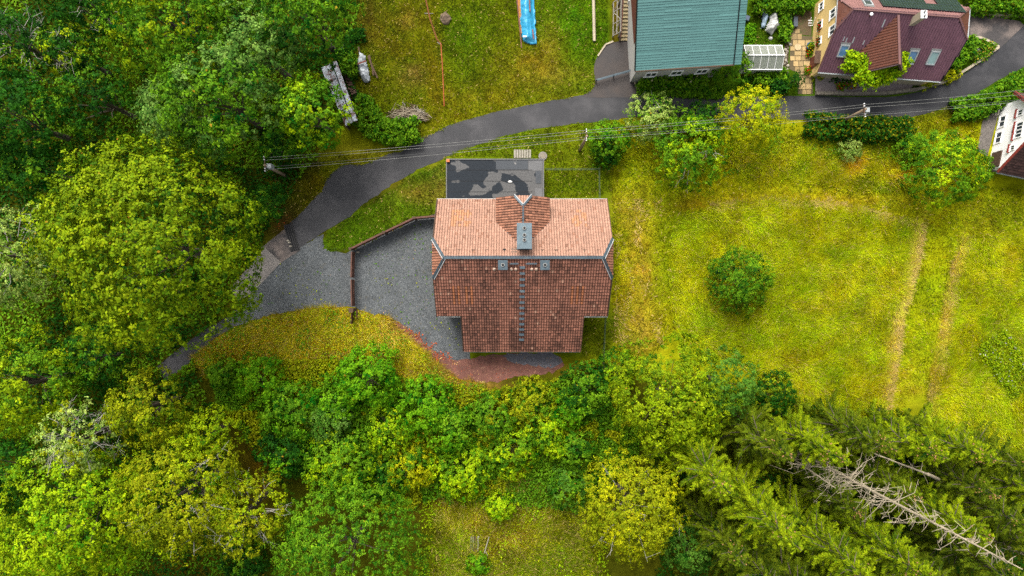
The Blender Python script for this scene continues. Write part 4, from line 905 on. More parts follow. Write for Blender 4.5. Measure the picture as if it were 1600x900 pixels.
for a, b in (((648, 170), (665, 180)), ((651, 169), (663, 177)), ((629, 160), (633, 164))): MB().tube([P(*a, .55), P(*b, .3)], [.06, .05], 6).build('pole', M_WOODG, bp)
# old ash mound, orange trench line, white sticks
am = empty('ash_mound', P(697, 30), 'low round mound of dry grey brown hay on the lawn', 'mound')
heap('mound', [(688, 24), (696, 19), (705, 24), (707, 32), (701, 40), (692, 39), (687, 32)], .4, simple('dry_hay', A(120, 100, 78), .95, .4, 5, bumpd=.03), .2, 44, am, .07)
tl = empty('trench_line', P(690, 90), 'narrow rusty orange strip of edging run through the north lawn', 'edging')
tpts = [(661, -20), (672, 30), (683, 62), (689, 68), (691, 100), (693, 140), (694, 166)]
m = MB(); m.tube([P(*p, .05) for p in tpts[:4]], .08, 6); m.build('buried_strip', simple('orange_soil', A(140, 84, 26), .95, .3, 4), tl)
MB().tube([P(*p, .08) for p in tpts[3:]], .055, 6).build('edging_bar', simple('rust_orange', A(188, 92, 22), .8, .25, 4), tl)
for a, b in (((663, 21), (677, 21)), ((683, 66), (690, 70))):
    tag(MB().tube([P(*a, .06), P(*b, .06)], [.035, .03], 6).build('stick', M_WOODG), 'thin pale stick lying across the orange edging on the lawn', 'stick', 'pale sticks')
pf = empty('plank_ruin', P(748, 850), 'few weathered upright planks and a birch stick in the rough grass', 'planks')
for x, w_, mt in ((736.5, .09, M_WOODG), (739.5, .09, M_WOODG), (743, .2, M_BROWN), (747.5, .16, M_WOODG)): MB().beam(P(x, 838, .5), P(x - 1, 862, .25), w_, .08).build('plank', mt, pf)
MB().tube([P(764, 839, .6), P(757, 864, .3)], [.05, .06], 6).build('stick', M_TWIG, pf); MB().beam(P(758, 860, .3), P(762, 868, .3), .06, .06).build('stick', M_TWIG, pf)

# ------------------------------------------------------------------ overhead line
def pole(base, h, label, box=False, arm=None):
    b_ = P(*base); o = empty('utility_pole', b_, label, 'pole')
    MB().tube([b_ - ez * .3, b_ + ez * h], [.16, .11], 10).build('shaft', M_POLEW, o, True)
    if arm:
        a, c_ = arm; ar = MB().beam(a, c_, .09, .09).build('crossarm', M_BROWN, o)
        for t in (.02, .2, .8, .98): q = a.lerp(c_, t); MB().disc(q, .05, q.z + .04, q.z + .2, 8, .035).build('insulator', M_WHITE, ar)
    if box: MB().box((b_.x + .1, b_.y - .2, b_.z + h - 1.1), (b_.x + .5, b_.y + .2, b_.z + h - .3)).build('transformer_box', M_METAL_LIGHT, o)
    return b_ + ez * h
S_ = [[(414, 247, 5.75), (916, 204, 6.3), (1349, 164, 5.2), (1660, 134, 5.6)], [(414, 251, 5.75), (916, 208, 6.3), (1350, 168, 5.2), (1660, 142, 5.6)],
      [(414, 262, 5.75), (916, 214.5, 6.3), (1351, 178, 5.2), (1660, 149, 5.6)], [(414, 266, 5.75), (916, 218, 6.3), (1351, 181, 5.2), (1660, 152, 5.6)]]
pole((447, 275), 5.85, 'leaning-looking timber pole with grey box below the dark trees', True, (W(413, 245, 5.7), W(415, 268, 5.7)))
pole((906, 235), 6.35, 'timber pole in the grass near the flat roofed garage', False, (W(916, 202, 6.25), W(916, 220, 6.25)))
pole((1310, 192), 5.2, 'timber pole with white fittings standing in the hedge by the lane', True, (W(1349, 162, 5.15), W(1351, 183, 5.15)))
for i, pts in enumerate(S_):
    path = []
    for a, b in zip(pts[:-1], pts[1:]):
        a, b = W(*a) + ez * .15, W(*b) + ez * .15
        for t in np.linspace(0, 1, 12): path.append(a.lerp(b, t) - ez * .5 * 4 * t * (1 - t))
    path = [p for k, p in enumerate(path) if k == 0 or (p - path[k - 1]).length > 1e-3]
    tag(MB().tube(path, .020 if i == 2 else .012, 5).build('overhead_wire', M_WIRED if i == 2 else M_WIRE), 'dark thicker cable strung between the timber poles' if i == 2 else 'pale thin wire strung between the timber poles', 'wire', None if i == 2 else 'pale overhead wires')

# ------------------------------------------------------------------ garden between the teal and the yellow house
gh = empty('greenhouse', P(1195, 92), 'small gabled greenhouse of cloudy white polycarbonate panes', 'greenhouse')
gx0, gx1, gy0, gyr, gy1, gze, gzr = 22.15, 25.75, 20.85, 22.0, 23.15, 1.5, 2.15; ngx = 5
for (ya, za, yb, zb) in ((gy0, gze, gyr, gzr), (gyr, gzr, gy1, gze)):
    for i in range(ngx):
        a, b = gx0 + (gx1 - gx0) * i / ngx + .02, gx0 + (gx1 - gx0) * (i + 1) / ngx - .02
        MB().slab([(a, ya, za), (b, ya, za), (b, yb, zb), (a, yb, zb)], .015).build('roof_pane', M_POLY, gh)
    for i in range(ngx + 1): x = gx0 + (gx1 - gx0) * i / ngx; MB().beam((x, ya, za + .02), (x, yb, zb + .02), .03, .03).build('glazing_bar', M_WHITE, gh)
for i in range(ngx):
    a, b = gx0 + (gx1 - gx0) * i / ngx + .02, gx0 + (gx1 - gx0) * (i + 1) / ngx - .02
    for y in (gy0 + .02, gy1 - .02): MB().slab([(a, y, .12), (b, y, .12), (b, y, gze - .04), (a, y, gze - .04)], 0, Vector((0, .012, 0))).build('wall_pane', M_POLY, gh)
for x in (gx0 + .02, gx1 - .02): MB().slab([(x, gy0 + .04, .1), (x, gy1 - .04, .1), (x, gy1 - .04, gze - .03), (x, gyr, gzr - .05), (x, gy0 + .04, gze - .03)], 0, Vector((.012, 0, 0))).build('end_pane', M_POLY, gh)
for y, z in ((gyr, gzr + .05), (gy0, gze + .02), (gy1, gze + .02)): MB().beam((gx0 - .03, y, z), (gx1 + .03, y, z), .06, .05).build('frame_rail', M_WHITE, gh)
for x in (gx0, gx1):
    for y in (gy0, gy1): MB().beam((x, y, 0), (x, y, gze), .06, .06).build('frame_post', M_WHITE, gh)
MB().box((gx0 - .1, gy0 - .1, 0), (gx1 + .1, gy0 - .04, .12)).build('base_sill', M_ORANGEW, gh)
t1 = empty('tarp_bag', P(1192, 28), 'rolled pale blue plastic sheet beside the white tarp heap', 'tarp'); heap('sheeting', [(1190, 18), (1197, 17), (1201, 28), (1194, 45), (1187, 46)], .6, M_TARPL, .2, 51, t1, .07)
t2 = empty('tarp_heap', P(1205, 35), 'heap of crumpled white tarpaulin among weeds in the garden', 'tarp'); heap('tarpaulin', [(1200, 28), (1206, 15), (1212, 20), (1214, 34), (1218, 42), (1210, 50), (1204, 58), (1194, 50)], 1.1, M_TARPW, .35, 55, t2, .07)
t3 = empty('plastic_scrap', P(1190, 18), 'crumpled white plastic scrap behind the white tarp heap', 'scrap'); heap('sheeting', [(1184, 20), (1190, 12), (1198, 15), (1196, 22), (1188, 24)], .4, M_TARPW, .3, 58, t3, .07)
q = P(1204, 60); tag(lump((q.x, q.y, 0), .22, .2, .2).build('bucket', M_TARPW, None, True), 'small white upturned tub below the tarp heap', 'tub')
q = P(1163, 30); tag(MB().obox(q + ez * .25, Vector((1, -.4, 0)), Vector((.4, 1, 0)), ez, .7, .45, .5).build('water_box', simple('slate_plastic', A(62, 84, 110), .5)), 'slate blue plastic box beside the teal roof', 'box')
rp_ = empty('rock_edging', P(1228, 75), 'rough row of pale stones edging the patio path', 'edging'); r_ = np.random.default_rng(9)
for i in range(44):
    y = 12 + i * 2.75; x = 1236 - i * .26 + r_.normal(0, 1.7); q = P(x, y); s_ = r_.uniform(.1, .2)
    lump((q.x, q.y, .0), s_, s_ * r_.uniform(.7, 1.2), s_ * .8, 6, 3).build('stone', M_STONE if i % 3 else bpy.data.materials['pale_stone'], rp_)
sheet('garden_soil', [(1228, 5), (1237, 5), (1233, 70), (1230, 140), (1222, 140), (1226, 70)], .012, simple('dark_soil', A(84, 68, 36), .95, .3, 4), 'narrow dark soil border by the patio', 0)
sheet('garden_soil', [(1240, -10), (1268, -10), (1268, 56), (1250, 54), (1240, 48)], .014, simple('brown_soil', A(112, 92, 60), .95, .3, 3, stain=(1.5, .5, .65, A(70, 88, 28))), 'patchy brown soil bed beside the yellow house', 0)
# patio of single slabs
sheet('patio', [(1236, 46), (1251, 48), (1253, 56), (1270, 57), (1270, 147), (1247, 147), (1246, 128), (1250, 115), (1233, 108)], .010, simple('patio_joint', A(110, 96, 66), .95, .2), 'sandstone slab patio beside the yellow house', 0)
pat = bpy.data.objects['patio']; r_ = np.random.default_rng(12); PP = [(1236, 46), (1251, 48), (1253, 56), (1270, 57), (1270, 147), (1247, 147), (1246, 128), (1250, 115), (1233, 108)]
y = 45.0; row = 0
while y < 147:
    hh = r_.uniform(7, 10); x = 1230 + (row % 2) * 4
    while x < 1270:
        w_ = r_.uniform(7, 12); cx_, cy_ = x + w_ / 2, y + hh / 2
        if sdist(PP, np.array([cx_]), np.array([cy_]))[0] < -1.5:
            a, b = P(x + .5, y + hh - .5), P(min(x + w_, 1270) - .5, y + .5); m = MB(); cc = tuple(A(*(np.array((206, 176, 122)) * r_.uniform(.82, 1.06))))
            m.box((a.x, a.y, .012), (b.x, b.y, .04 + r_.uniform(0, .012))); m.c = [cc] * len(m.v); m.build('slab', M_SLAB, pat)
        x += w_
    y += hh; row += 1
q = P(1246, 74); tag(MB().disc(q, .33, .05, .11, 18).build('round_slab', simple('pale_sandstone', A(222, 196, 150), .9)), 'round pale stone slab on the patio', 'slab')
tb = empty('blue_tub', P(1264, 74), 'oval bright blue planter tub on the patio', 'planter'); q = P(1264, 74); MB().disc(q, .30, .04, .42, 18, .40).build('tub', M_BLUEPL, tb); MB().disc(q, .33, .40, .43, 18).build('soil', M_BLACK, tb)
q = P(1241, 36); tag(MB().obox(q + ez * .2, ex, ey, ez, .38, .95, .4).build('storage_chest', simple('slate_plastic2', A(70, 82, 96), .5)), 'narrow slate grey chest in the border above the patio', 'chest')
ls = empty('garden_chair', P(1266, 36), 'small white folding frame beside the yellow wall', 'chair')
for dx in (-.2, .2): MB().beam(P(1266, 40) + ex * dx, P(1266, 32) + ex * dx + ez * .7, .04, .04).build('leg', M_WHITE, ls)
for t in (0, .5, 1): c_ = P(1266, 40).lerp(P(1266, 32, .7), t); MB().beam(c_ - ex * .2, c_ + ex * .2, .04, .04).build('rung', M_WHITE, ls)
# terrace of gravel above the lane, with its retaining wall
sheet('gravel_terrace', [(1274, 121), (1340, 122), (1430, 130), (1422, 139), (1380, 144), (1274, 143)], .03, M_TERRAG, 'pinkish gravel terrace below the maroon roof', 0)
def lowwall(name, pts, h, w, mat, label):
    o = empty(name, P(*pts[0]), label, 'wall'); r_ = np.random.default_rng(len(pts) * 7)
    for a, b in zip(pts[:-1], pts[1:]):
        a, b = P(*a), P(*b); n = max(1, int((b - a).length / .7))
        for i in range(n): MB().beam(a.lerp(b, i / n + .004) + ez * h / 2, a.lerp(b, (i + 1) / n - .004) + ez * h / 2, w * r_.uniform(.9, 1.1), h * r_.uniform(.93, 1.05)).build('stone', mat, o)
lowwall('retaining_wall', [(1273, 147), (1330, 148), (1383, 147), (1430, 141), (1470, 130), (1492, 119)], .45, .28, M_STONE, 'low stone retaining wall between the gravel terrace and lane')
lowwall('garden_kerb', [(1494, 118), (1526, 98), (1558, 75), (1550, 69), (1530, 60), (1516, 60)], .3, .22, M_CREAMR, 'pale kerb wall round the rock garden by the lane')
lowwall('boundary_wall', [(1516, 18), (1540, 22), (1570, 25), (1604, 26)], .4, .3, M_CREAMR, 'pale boundary wall above the worn parking place')
lowwall('drive_edging', [(987, 117), (995, 138), (1008, 147)], .14, .14, M_CREAMR, 'curved pale edging of the hedge bed by the driveway')
lowwall('lawn_edging', [(958, 65), (946, 70), (934, 88)], .12, .14, M_CREAMR, 'curved stone edging between lawn and driveway')
for x, y in ((1521, 82), (1528, 86), (1518, 90), (1530, 78), (1538, 84), (1524, 76), (1534, 92), (1515, 84)):
    q = P(x, y); tag(lump((q.x, q.y, 0), .25, .2, .2, 7, 3).build('garden_rock', M_STEEL, None, True), 'grey white rock in the flowering rock garden', 'rock', 'rocks of the rock garden')

# ------------------------------------------------------------------ vegetation
def unit(a): return a / (np.linalg.norm(a, axis=-1, keepdims=True) + 1e-9)
def cards(pos, nrm, ln, wd, r, tan=None, fold=.14):
    n = len(pos); nrm = unit(nrm)
    if tan is None: tan = r.normal(size=(n, 3))
    tan = unit(tan - nrm * (tan * nrm).sum(1, keepdims=True)); bi = np.cross(nrm, tan)
    ln = np.broadcast_to(ln, n)[:, None]; wd = np.broadcast_to(wd, n)[:, None]
    V = np.empty((n, 4, 3)); V[:, 0] = pos - tan * ln / 2; V[:, 2] = pos + tan * ln / 2 - nrm * ln * fold
    V[:, 1] = pos + bi * wd / 2 + nrm * ln * fold * .4; V[:, 3] = pos - bi * wd / 2 + nrm * ln * fold * .4
    return V.reshape(-1, 3)
PAL = {'maple': ((60, 88, 5), (130, 148, 13)), 'grey': ((46, 84, 24), (108, 140, 58)), 'mid': ((34, 80, 8), (102, 140, 20)), 'dark': ((12, 46, 7), (42, 90, 14)),
       'yel': ((72, 104, 5), (144, 162, 12)), 'gold': ((106, 116, 5), (174, 174, 12)), 'fresh': ((38, 92, 6), (106, 152, 16)), 'olive': ((84, 98, 6), (148, 154, 16)),
       'blue': ((40, 80, 16), (86, 124, 36)), 'pale': ((86, 116, 36), (158, 176, 84)), 'spruce': ((44, 70, 4), (128, 144, 12)), 'spruced': ((36, 56, 5), (98, 112, 14)), 'lime': ((76, 120, 6), (156, 178, 14))}
LG = 2.0
def colmix(pal, t, r):
    lo, hi = lin(PAL[pal][0]) / K * LG, lin(PAL[pal][1]) / K * LG
    t = np.clip(t, -.15, 1.2)[:, None]; c = lo + (hi - lo) * t
    return np.clip(c * (1 + r.normal(0, .07, (len(t), 1))) * (1 + r.normal(0, .05, (len(t), 3))), .002, .7)
def crown_mesh(name, r, rx, ry, rz, pal, parent, kr=.45, leaf=.34, dens=1.0, lobe=None, flat=.0, asp=.62, zc=0.0, pal2=None, lopen=0.0):
    rm = (rx + ry) / 2; lr = lobe or (.20 * rm + .28)
    nl = max(8, int(4.6 * (rm / lr) ** 2))
    i = np.arange(nl) + .5; ph = np.arccos(1 - 1.42 * i / nl); th_ = np.pi * (1 + 5 ** .5) * i + r.uniform(0, 6)
    d = np.stack([np.cos(th_) * np.sin(ph), np.sin(th_) * np.sin(ph), np.cos(ph)], -1); d = unit(d + r.normal(0, .16, d.shape)); ext = unit(r.normal(0, .5, (nl // 4, 3)) + np.array([0, 0, 1.0])); d = np.concatenate([d, ext]); nl = len(d); th_ = np.arctan2(d[:, 1], d[:, 0]); ph = np.arccos(np.clip(d[:, 2], -1, 1))
    lc = d * np.array([rx, ry, rz]) * np.where(r.random((nl, 1)) < .18, r.uniform(.6, .8, (nl, 1)), r.uniform(.84, 1.0, (nl, 1))) * (1 + .22 * (fbm(th_ * .8, ph * 2.2, int(r.integers(99))) - .5))[:, None]
    sc_ = np.maximum(1 - lr / rm * .75, .3); lc *= (sc_ + (1 - sc_) * .35)
    lrad = lr * r.uniform(.65, 1.25, nl); ltone = r.normal(0, .16, nl); keep = r.random(nl) > lopen; lc, lrad, ltone, d = lc[keep], lrad[keep], ltone[keep], d[keep]; nl = len(lc)
    kpl = max(4, int(1.3 * (lr / kr) ** 2 * dens)); li = np.repeat(np.arange(nl), kpl)
    kd = unit(r.normal(size=(len(li), 3)) + d[li] * .8 + np.array([0, 0, .45])); kp = lc[li] + kd * (lrad[li] * r.uniform(.72, 1.12, len(li)))[:, None]
    depth = np.linalg.norm(kp / np.array([rx, ry, rz]), axis=1); ok = depth > .45; li, kd, kp = li[ok], kd[ok], kp[ok]; kt = r.normal(0, .2, len(li))
    lpk = 17; ki = np.repeat(np.arange(len(li)), lpk); ld = unit(r.normal(size=(len(ki), 3)) + kd[ki] * .5 + np.array([0, 0, .35]))
    leaf = leaf * .63; ks = r.uniform(.5, 1.15, len(li)); pos = kp[ki] + ld * (kr * ks[ki] * r.uniform(.25, 1.05, len(ki)))[:, None]; nrm = ld * .35 + kd[ki] * .45 + d[li[ki]] * .45 + r.normal(0, .34, ld.shape) + np.array([0, 0, .2])
    t = .45 + ltone[li[ki]] + kt[ki] * 1.1 + r.normal(0, .12, len(ki)); sz = leaf * r.uniform(.5, 1.45, len(ki))
    C = colmix(pal, t, r)
    if pal2:
        k = r.random(nl) < .3; k = k[li[ki]]; C[k] = colmix(pal2, t[k], r)
    k = r.random(len(C)) < .004; C[k] = lin((190, 150, 40)) / K
    pos[:, 2] += zc
    return np_mesh(name, cards(pos, nrm, sz, sz * asp, r), 4, C, M_LEAF, parent), lc + np.array([0, 0, zc])
NV = [0]
def tree(px_, py_, rpx, h, pal, label, name='broadleaf_tree', kr=.45, leaf=.36, rzf=.85, ry=1.0, dens=1.0, bare=0, pal2=None, group=None, cz=.62, lopen=0., cat='tree', lobe=None):
    NV[0] += 1; r = np.random.default_rng(100 + NV[0])
    z_ = 0.0
    for _ in range(4):
        w = W(px_, py_, z_); z_ = float(hterr(w.x, w.y)) + h * cz
    w = W(px_, py_, z_); g = Vector((w.x, w.y, float(hterr(w.x, w.y)))); rr = rpx / scl(z_)
    o = empty(name, g, label, cat, group); zc = h * cz
    rz = min(h * (1 - cz), rr * rzf * 1.3)
    cr, lc = crown_mesh('crown', r, rr, rr * ry, rz, pal, o, kr, leaf, dens, zc=zc, pal2=pal2, lopen=lopen, lobe=lobe)
    m = MB(); tr_ = .05 + h * .017; b = g
    m.tube([b - ez * .4, b + ez * h * .25 + Vector((r.normal(0, .1), r.normal(0, .1), 0)), b + ez * zc, b + ez * (zc + rz * .2)], [tr_ * 1.25, tr_, tr_ * .65, tr_ * .2], 7)
    for q in lc[r.permutation(len(lc))[:12]]:
        e = b + ez * zc + (Vector(q) - ez * zc) * .72; s0 = b + ez * h * r.uniform(.2, .42); m.tube([s0, s0.lerp(e, .55) + ez * .25, e], [tr_ * .3, tr_ * .16, .02], 5, False)
    m.build('trunk', M_BARK, o)
    if bare:
        m = MB()
        for _ in range(bare):
            q = unit(r.normal(size=3) + np.array([0, 0, .7])) ; e = b + Vector(q * np.array([rr, rr * ry, rz]) * r.uniform(.95, 1.12)) + ez * zc; s0 = b + Vector(q * np.array([rr, rr, rz]) * .45) + ez * zc
            mid = s0.lerp(e, .5) + Vector(r.normal(0, .25, 3)); m.tube([s0, mid, e], [.04, .028, .012], 4, False)
            for _ in range(4):
                f = s0.lerp(e, r.uniform(.4, .95)); m.tube([f, f + Vector(r.normal(0, .5, 3)) + ez * .2], [.02, .008], 3, False)
        m.build('bare_branches', M_TWIG, o)['kind'] = 'stuff'
    return o
def shrub(px_, py_, rpx, h, pal, label, name='shrub', **kw):
    kw.setdefault('kr', .32); kw.setdefault('leaf', .26); kw.setdefault('cz', .5); kw.setdefault('cat', 'shrub')
    return tree(px_, py_, rpx, h, pal, label, name, **kw)
def hedge(pts, wid, h, pal, label, kr=.3, leaf=.24, cat='hedge', name='hedge', flowers=None, group=None, base=0.0, at_z=None):
    NV[0] += 1; r = np.random.default_rng(100 + NV[0]); q = [P(*p) for p in pts] if at_z is None else [Vector((*W(*p, at_z).xy, 0)) for p in pts]; b = q[0].copy(); o = empty(name, b, label, cat, group)
    seg = []; 
    for a, c_ in zip(q[:-1], q[1:]): n = max(1, int((c_ - a).length / .35)); seg += [a.lerp(c_, i / n) for i in range(n)]
    seg.append(q[-1]); lc = np.array([tuple(s_ - b) for s_ in seg]); li = np.repeat(np.arange(len(lc)), int(18 + wid * 14))
    a = r.uniform(-.15, math.pi + .15, len(li)); rad = r.uniform(.75, 1.08, len(li)) * (.85 + .3 * vnoise(lc[li, 0] * 1.2, lc[li, 1] * 1.2, 5))
    tn = np.gradient(lc[:, :2], axis=0) if len(lc) > 1 else np.array([[1., 0]]); tn = tn / (np.linalg.norm(tn, axis=1, keepdims=True) + 1e-9); sd = np.stack([-tn[:, 1], tn[:, 0]], -1)[li]
    off = np.concatenate([sd * (np.sign(np.cos(a)) * np.abs(np.cos(a)) ** .6 * rad * wid / 2)[:, None], (np.clip(np.sin(a), 0, 1) ** .6 * rad * h)[:, None]], 1)
    kp = lc[li] + off + r.normal(0, .12, off.shape); kp[:, 2] += base; kt = r.normal(0, .22, len(li)); ki = np.repeat(np.arange(len(li)), 9); ld = unit(r.normal(size=(len(ki), 3)) + np.array([0, 0, .5]))
    pos = kp[ki] + ld * (kr * r.uniform(.3, 1, len(ki)))[:, None]; nrm = ld * .5 + r.normal(0, .45, ld.shape) + np.array([0, 0, .5]); sz = leaf * r.uniform(.7, 1.3, len(ki))
    C = colmix(pal, .45 + kt[ki] + r.normal(0, .18, len(ki)), r)
    if flowers:
        fc, fr = flowers; k = r.random(len(C)) < fr; C[k] = lin(fc) / K
    np_mesh('foliage', cards(pos, nrm, sz, sz * .62, r), 4, C, M_LEAF, o)
    m = MB()
    for i in range(0, len(lc), 3): p = b + Vector(lc[i]); m.tube([p - ez * .2, p + ez * (base + h * .6)], [.05, .025], 5, False)
    m.build('stem', M_BARK, o); return o
def spruce(px_, py_, h, rb, label, pal='spruce', group='green spruces above the meadow', cones=True, dead_low=.0):
    NV[0] += 1; r = np.random.default_rng(100 + NV[0]); g = P(px_, py_); o = empty('spruce_tree', g, label, 'tree', group)
    pos, tan, nrm, ln, wd, C = [], [], [], [], [], []; bm_ = MB()
    zs = np.arange(.10 * h, h * .985, .56); zs = zs + r.normal(0, .12, len(zs)); 
    for z in zs:
        f = 1 - z / h; L = rb * (f ** .72) * r.uniform(.85, 1.12) + .18; nb = 6 if L > .8 else 5
        for k in range(nb):
            az = r.uniform(0, 6.283) if k == 0 else az + 6.283 / nb + r.normal(0, .15); Lb = L * r.uniform(.5, 1.25)
            dh = np.array([math.cos(az), math.sin(az), 0]); sd = np.array([-dh[1], dh[0], 0]); tone = r.normal(0, .18)
            n = max(4, int(Lb / .085)); t = (np.arange(n) + r.uniform(0, 1, n)) / n; t = t[t > .1]
            zz = z - .30 * Lb * t + .22 * Lb * t ** 3 + .05; spine = dh * (Lb * t)[:, None]; spine[:, 2] += zz
            for s_ in (-1, 1):
                l2 = (.20 + .42 * np.minimum(t * 3, 1) * (1.05 - t)) * min(1, .45 + L * .3) * r.uniform(.75, 1.25, len(t))
                dr = unit(dh * .75 + s_ * sd * .8 + np.stack([0 * t, 0 * t, -.25 + r.normal(0, .18, len(t))], -1))
                pos.append(spine + dr * l2[:, None] * .5); tan.append(dr); nrm.append(np.array([0, 0, 1]) + r.normal(0, .35, (len(t), 3))); ln.append(l2 * 1.15); wd.append(np.full(len(t), .095) * r.uniform(.7, 1.3, len(t)))
                C.append(colmix(pal, .30 + tone + .30 * t + r.normal(0, .16, len(t)), r))
            m_ = t > .75; pos.append(spine[m_]); tan.append(np.tile(dh + np.array([0, 0, .15]), (m_.sum(), 1))); nrm.append(np.tile([0, 0, 1.], (m_.sum(), 1)) + r.normal(0, .3, (m_.sum(), 3))); ln.append(np.full(m_.sum(), .30)); wd.append(np.full(m_.sum(), .11)); C.append(colmix(pal, .8 + tone + r.normal(0, .15, m_.sum()), r))
            if Lb > 1.1 and r.random() < .6:
                a = g + ez * z; bm_.tube([a, a + Vector(dh * Lb * .5) - ez * .10 * Lb, a + Vector(dh * Lb * .85) - ez * .12 * Lb], [.05, .035, .015], 3, False)
    cat_ = lambda x: np.concatenate(x)
    np_mesh('crown', cards(cat_(pos), cat_(nrm), cat_(ln), cat_(wd), r, cat_(tan), .06), 4, cat_(C), M_NEEDLE, o)
    bm_.tube([g - ez * .3, g + ez * h * .5, g + ez * h], [.05 + h * .011, .03 + h * .006, .02], 7); bm_.build('trunk', M_BARK, o)
    if cones:
        m = MB()
        for _ in range(26):
            z = h * r.uniform(.78, .97); a = r.uniform(0, 6.28); d = rb * (1 - z / h) ** .72 * r.uniform(.5, 1.0); p = g + Vector((math.cos(a) * d, math.sin(a) * d, z)); m.tube([p, p - ez * .16], [.055, .02], 5)
        c_ = m.build('cones', simple('cone_brown', A(190, 140, 80), .8) if 'cone_brown' not in bpy.data.materials else bpy.data.materials['cone_brown'], o); c_['kind'] = 'stuff'
    return o
def snag(px_, py_, h, rad, label, blen, lean=(0, 0), group=None, z0=0., n=150):
    NV[0] += 1; r = np.random.default_rng(100 + NV[0]); g = P(px_, py_); o = empty('dead_spruce', g, label, 'tree', group)
    top = g + Vector((lean[0], lean[1], h)); MB().tube([g - ez * .3, g.lerp(top, .5), top], [rad, rad * .7, rad * .18], 8).build('trunk', M_DEADWOOD, o, True)
    m = MB()
    for i in range(n):
        t = r.uniform(.18, .98); p = g.lerp(top, t); a = r.uniform(0, 6.283); L = blen * (1.06 - t) ** .6 * r.choice([.35, .6, 1.0], p=[.45, .35, .2]) * r.uniform(.7, 1.15)
        d = Vector((math.cos(a), math.sin(a), -.12 + r.normal(0, .12))); e = p + d * L; mid = p.lerp(e, .5) + Vector(r.normal(0, .08 * L, 3)) + ez * .05 * L
        m.tube([p, mid, e - ez * .1 * L], [.028, .02, .01], 4, False)
        if L > 1.0:
            for _ in range(3): f = p.lerp(e, r.uniform(.4, .95)); m.tube([f, f + Vector(r.normal(0, .3, 3)) - ez * .1], [.025, .01], 3, False)
    b_ = m.build('branches', M_DEADWOOD, o); b_['kind'] = 'stuff'
    return o

# --- the big trees on the left; some dark palettes carry the wood's shade
tree(243, 386, 166, 16.5, 'maple', 'huge round yellow-green maple overhanging the concrete path', 'maple_tree', kr=.46, leaf=.36, rzf=.75, dens=1.15)
tree(350, 160, 92, 14, 'mid', 'broad green tree with grey-green flank between maple and rusty shed', kr=.48, leaf=.36, pal2='grey', lopen=.12)
tree(272, 180, 54, 10.5, 'grey', 'silvery grey-green tree at the big maple\'s upper edge', kr=.55, leaf=.36)
tree(487, 180, 56, 11, 'mid', 'bright green tree beside the long rusty shed', kr=.42, leaf=.36, pal2='lime')
tree(408, 80, 70, 13, 'grey', 'grey-green rounded tree behind the rusty shed', kr=.5, leaf=.34)
tree(485, 30, 82, 13, 'mid', 'dense dark green tree at the north lawn edge', kr=.5, leaf=.36, pal2='dark')
tree(270, 40, 92, 14.5, 'mid', 'yellowish green tall tree north of the grey-green ones', kr=.45, leaf=.34, pal2='yel', dens=.9)
tree(160, 160, 60, 9, 'dark', 'thin olive tree with dark inner gaps above the maple', kr=.36, leaf=.3, pal2='mid', dens=.6, lopen=.3)
tree(30, 190, 74, 11, 'dark', 'dark green tree in the shady wood above the pale birch', kr=.5, leaf=.38)
tree(55, 265, 44, 9, 'dark', 'low dark green tree wedged between birch and maple', kr=.45, leaf=.36, pal2='mid')
tree(35, 70, 58, 10, 'dark', 'dark tree with brown bare branches in the wood corner', kr=.42, leaf=.32, bare=26, dens=.7, lopen=.2)
tree(115, 85, 40, 9, 'dark', 'yellow-tipped small tree amid bare brown boughs', kr=.4, leaf=.32, pal2='yel', bare=12, dens=.8)
tree(150, 12, 52, 9, 'dark', 'shaded green tree at the wood\'s far corner', kr=.5, leaf=.36, bare=8)
tree(365, 15, 60, 13, 'mid', 'mid green tree behind the grey-green crowns', kr=.48, leaf=.36)
tree(22, 400, 78, 11, 'pale', 'pale birch with bare white boughs beside the big maple', 'birch_tree', kr=.36, leaf=.26, dens=.8, bare=30, lopen=.12)
tree(40, 600, 80, 10.5, 'yel', 'yellow-green tree below the pale birch', kr=.4, leaf=.3, pal2='mid')
tree(150, 560, 50, 6.5, 'dark', 'dark green low tree under the big maple', kr=.45, leaf=.34, pal2='mid')
tree(235, 635, 62, 9, 'olive', 'feathery olive tree beside the dark lane under the maple', kr=.36, leaf=.3, pal2='spruce', lopen=.15)
tree(130, 685, 60, 12, 'pale', 'grey-tipped half dead tree with bare white crown', kr=.36, leaf=.26, bare=46, dens=.7, pal2='olive', lopen=.2)
tree(120, 800, 108, 14, 'lime', 'big bright lime-green tree below the half dead one', kr=.42, leaf=.32, pal2='yel')
tree(285, 770, 96, 12.5, 'olive', 'wide olive-yellow tree with grey twigs showing', kr=.36, leaf=.27, bare=18, pal2='yel', dens=.9)
tree(385, 800, 66, 10.5, 'olive', 'olive tree with fine grey twigs beside the brown gap', kr=.34, leaf=.26, bare=22, dens=.8, pal2='yel')
tree(15, 740, 60, 13, 'dark', 'dark green tree beside the lime-green one', kr=.45, leaf=.34, pal2='mid')
tree(25, 870, 56, 13, 'yel', 'yellow-green tree in the lower wood corner', kr=.42, leaf=.32)
tree(330, 675, 40, 7, 'yel', 'small yellow-green tree above the olive-yellow one', kr=.34, leaf=.28)
tree(545, 862, 116, 10, 'mid', 'broad fine-leaved green tree at the foot of the slope', kr=.36, leaf=.25, rzf=.7, dens=.85)
tree(1050, 622, 96, 9.5, 'maple', 'round yellow-green tree below the wire fence end', kr=.36, leaf=.29, rzf=.75, pal2='yel')
tree(1130, 600, 52, 8.5, 'blue', 'blue-green tree tucked behind the round yellow-green one', kr=.4, leaf=.28)
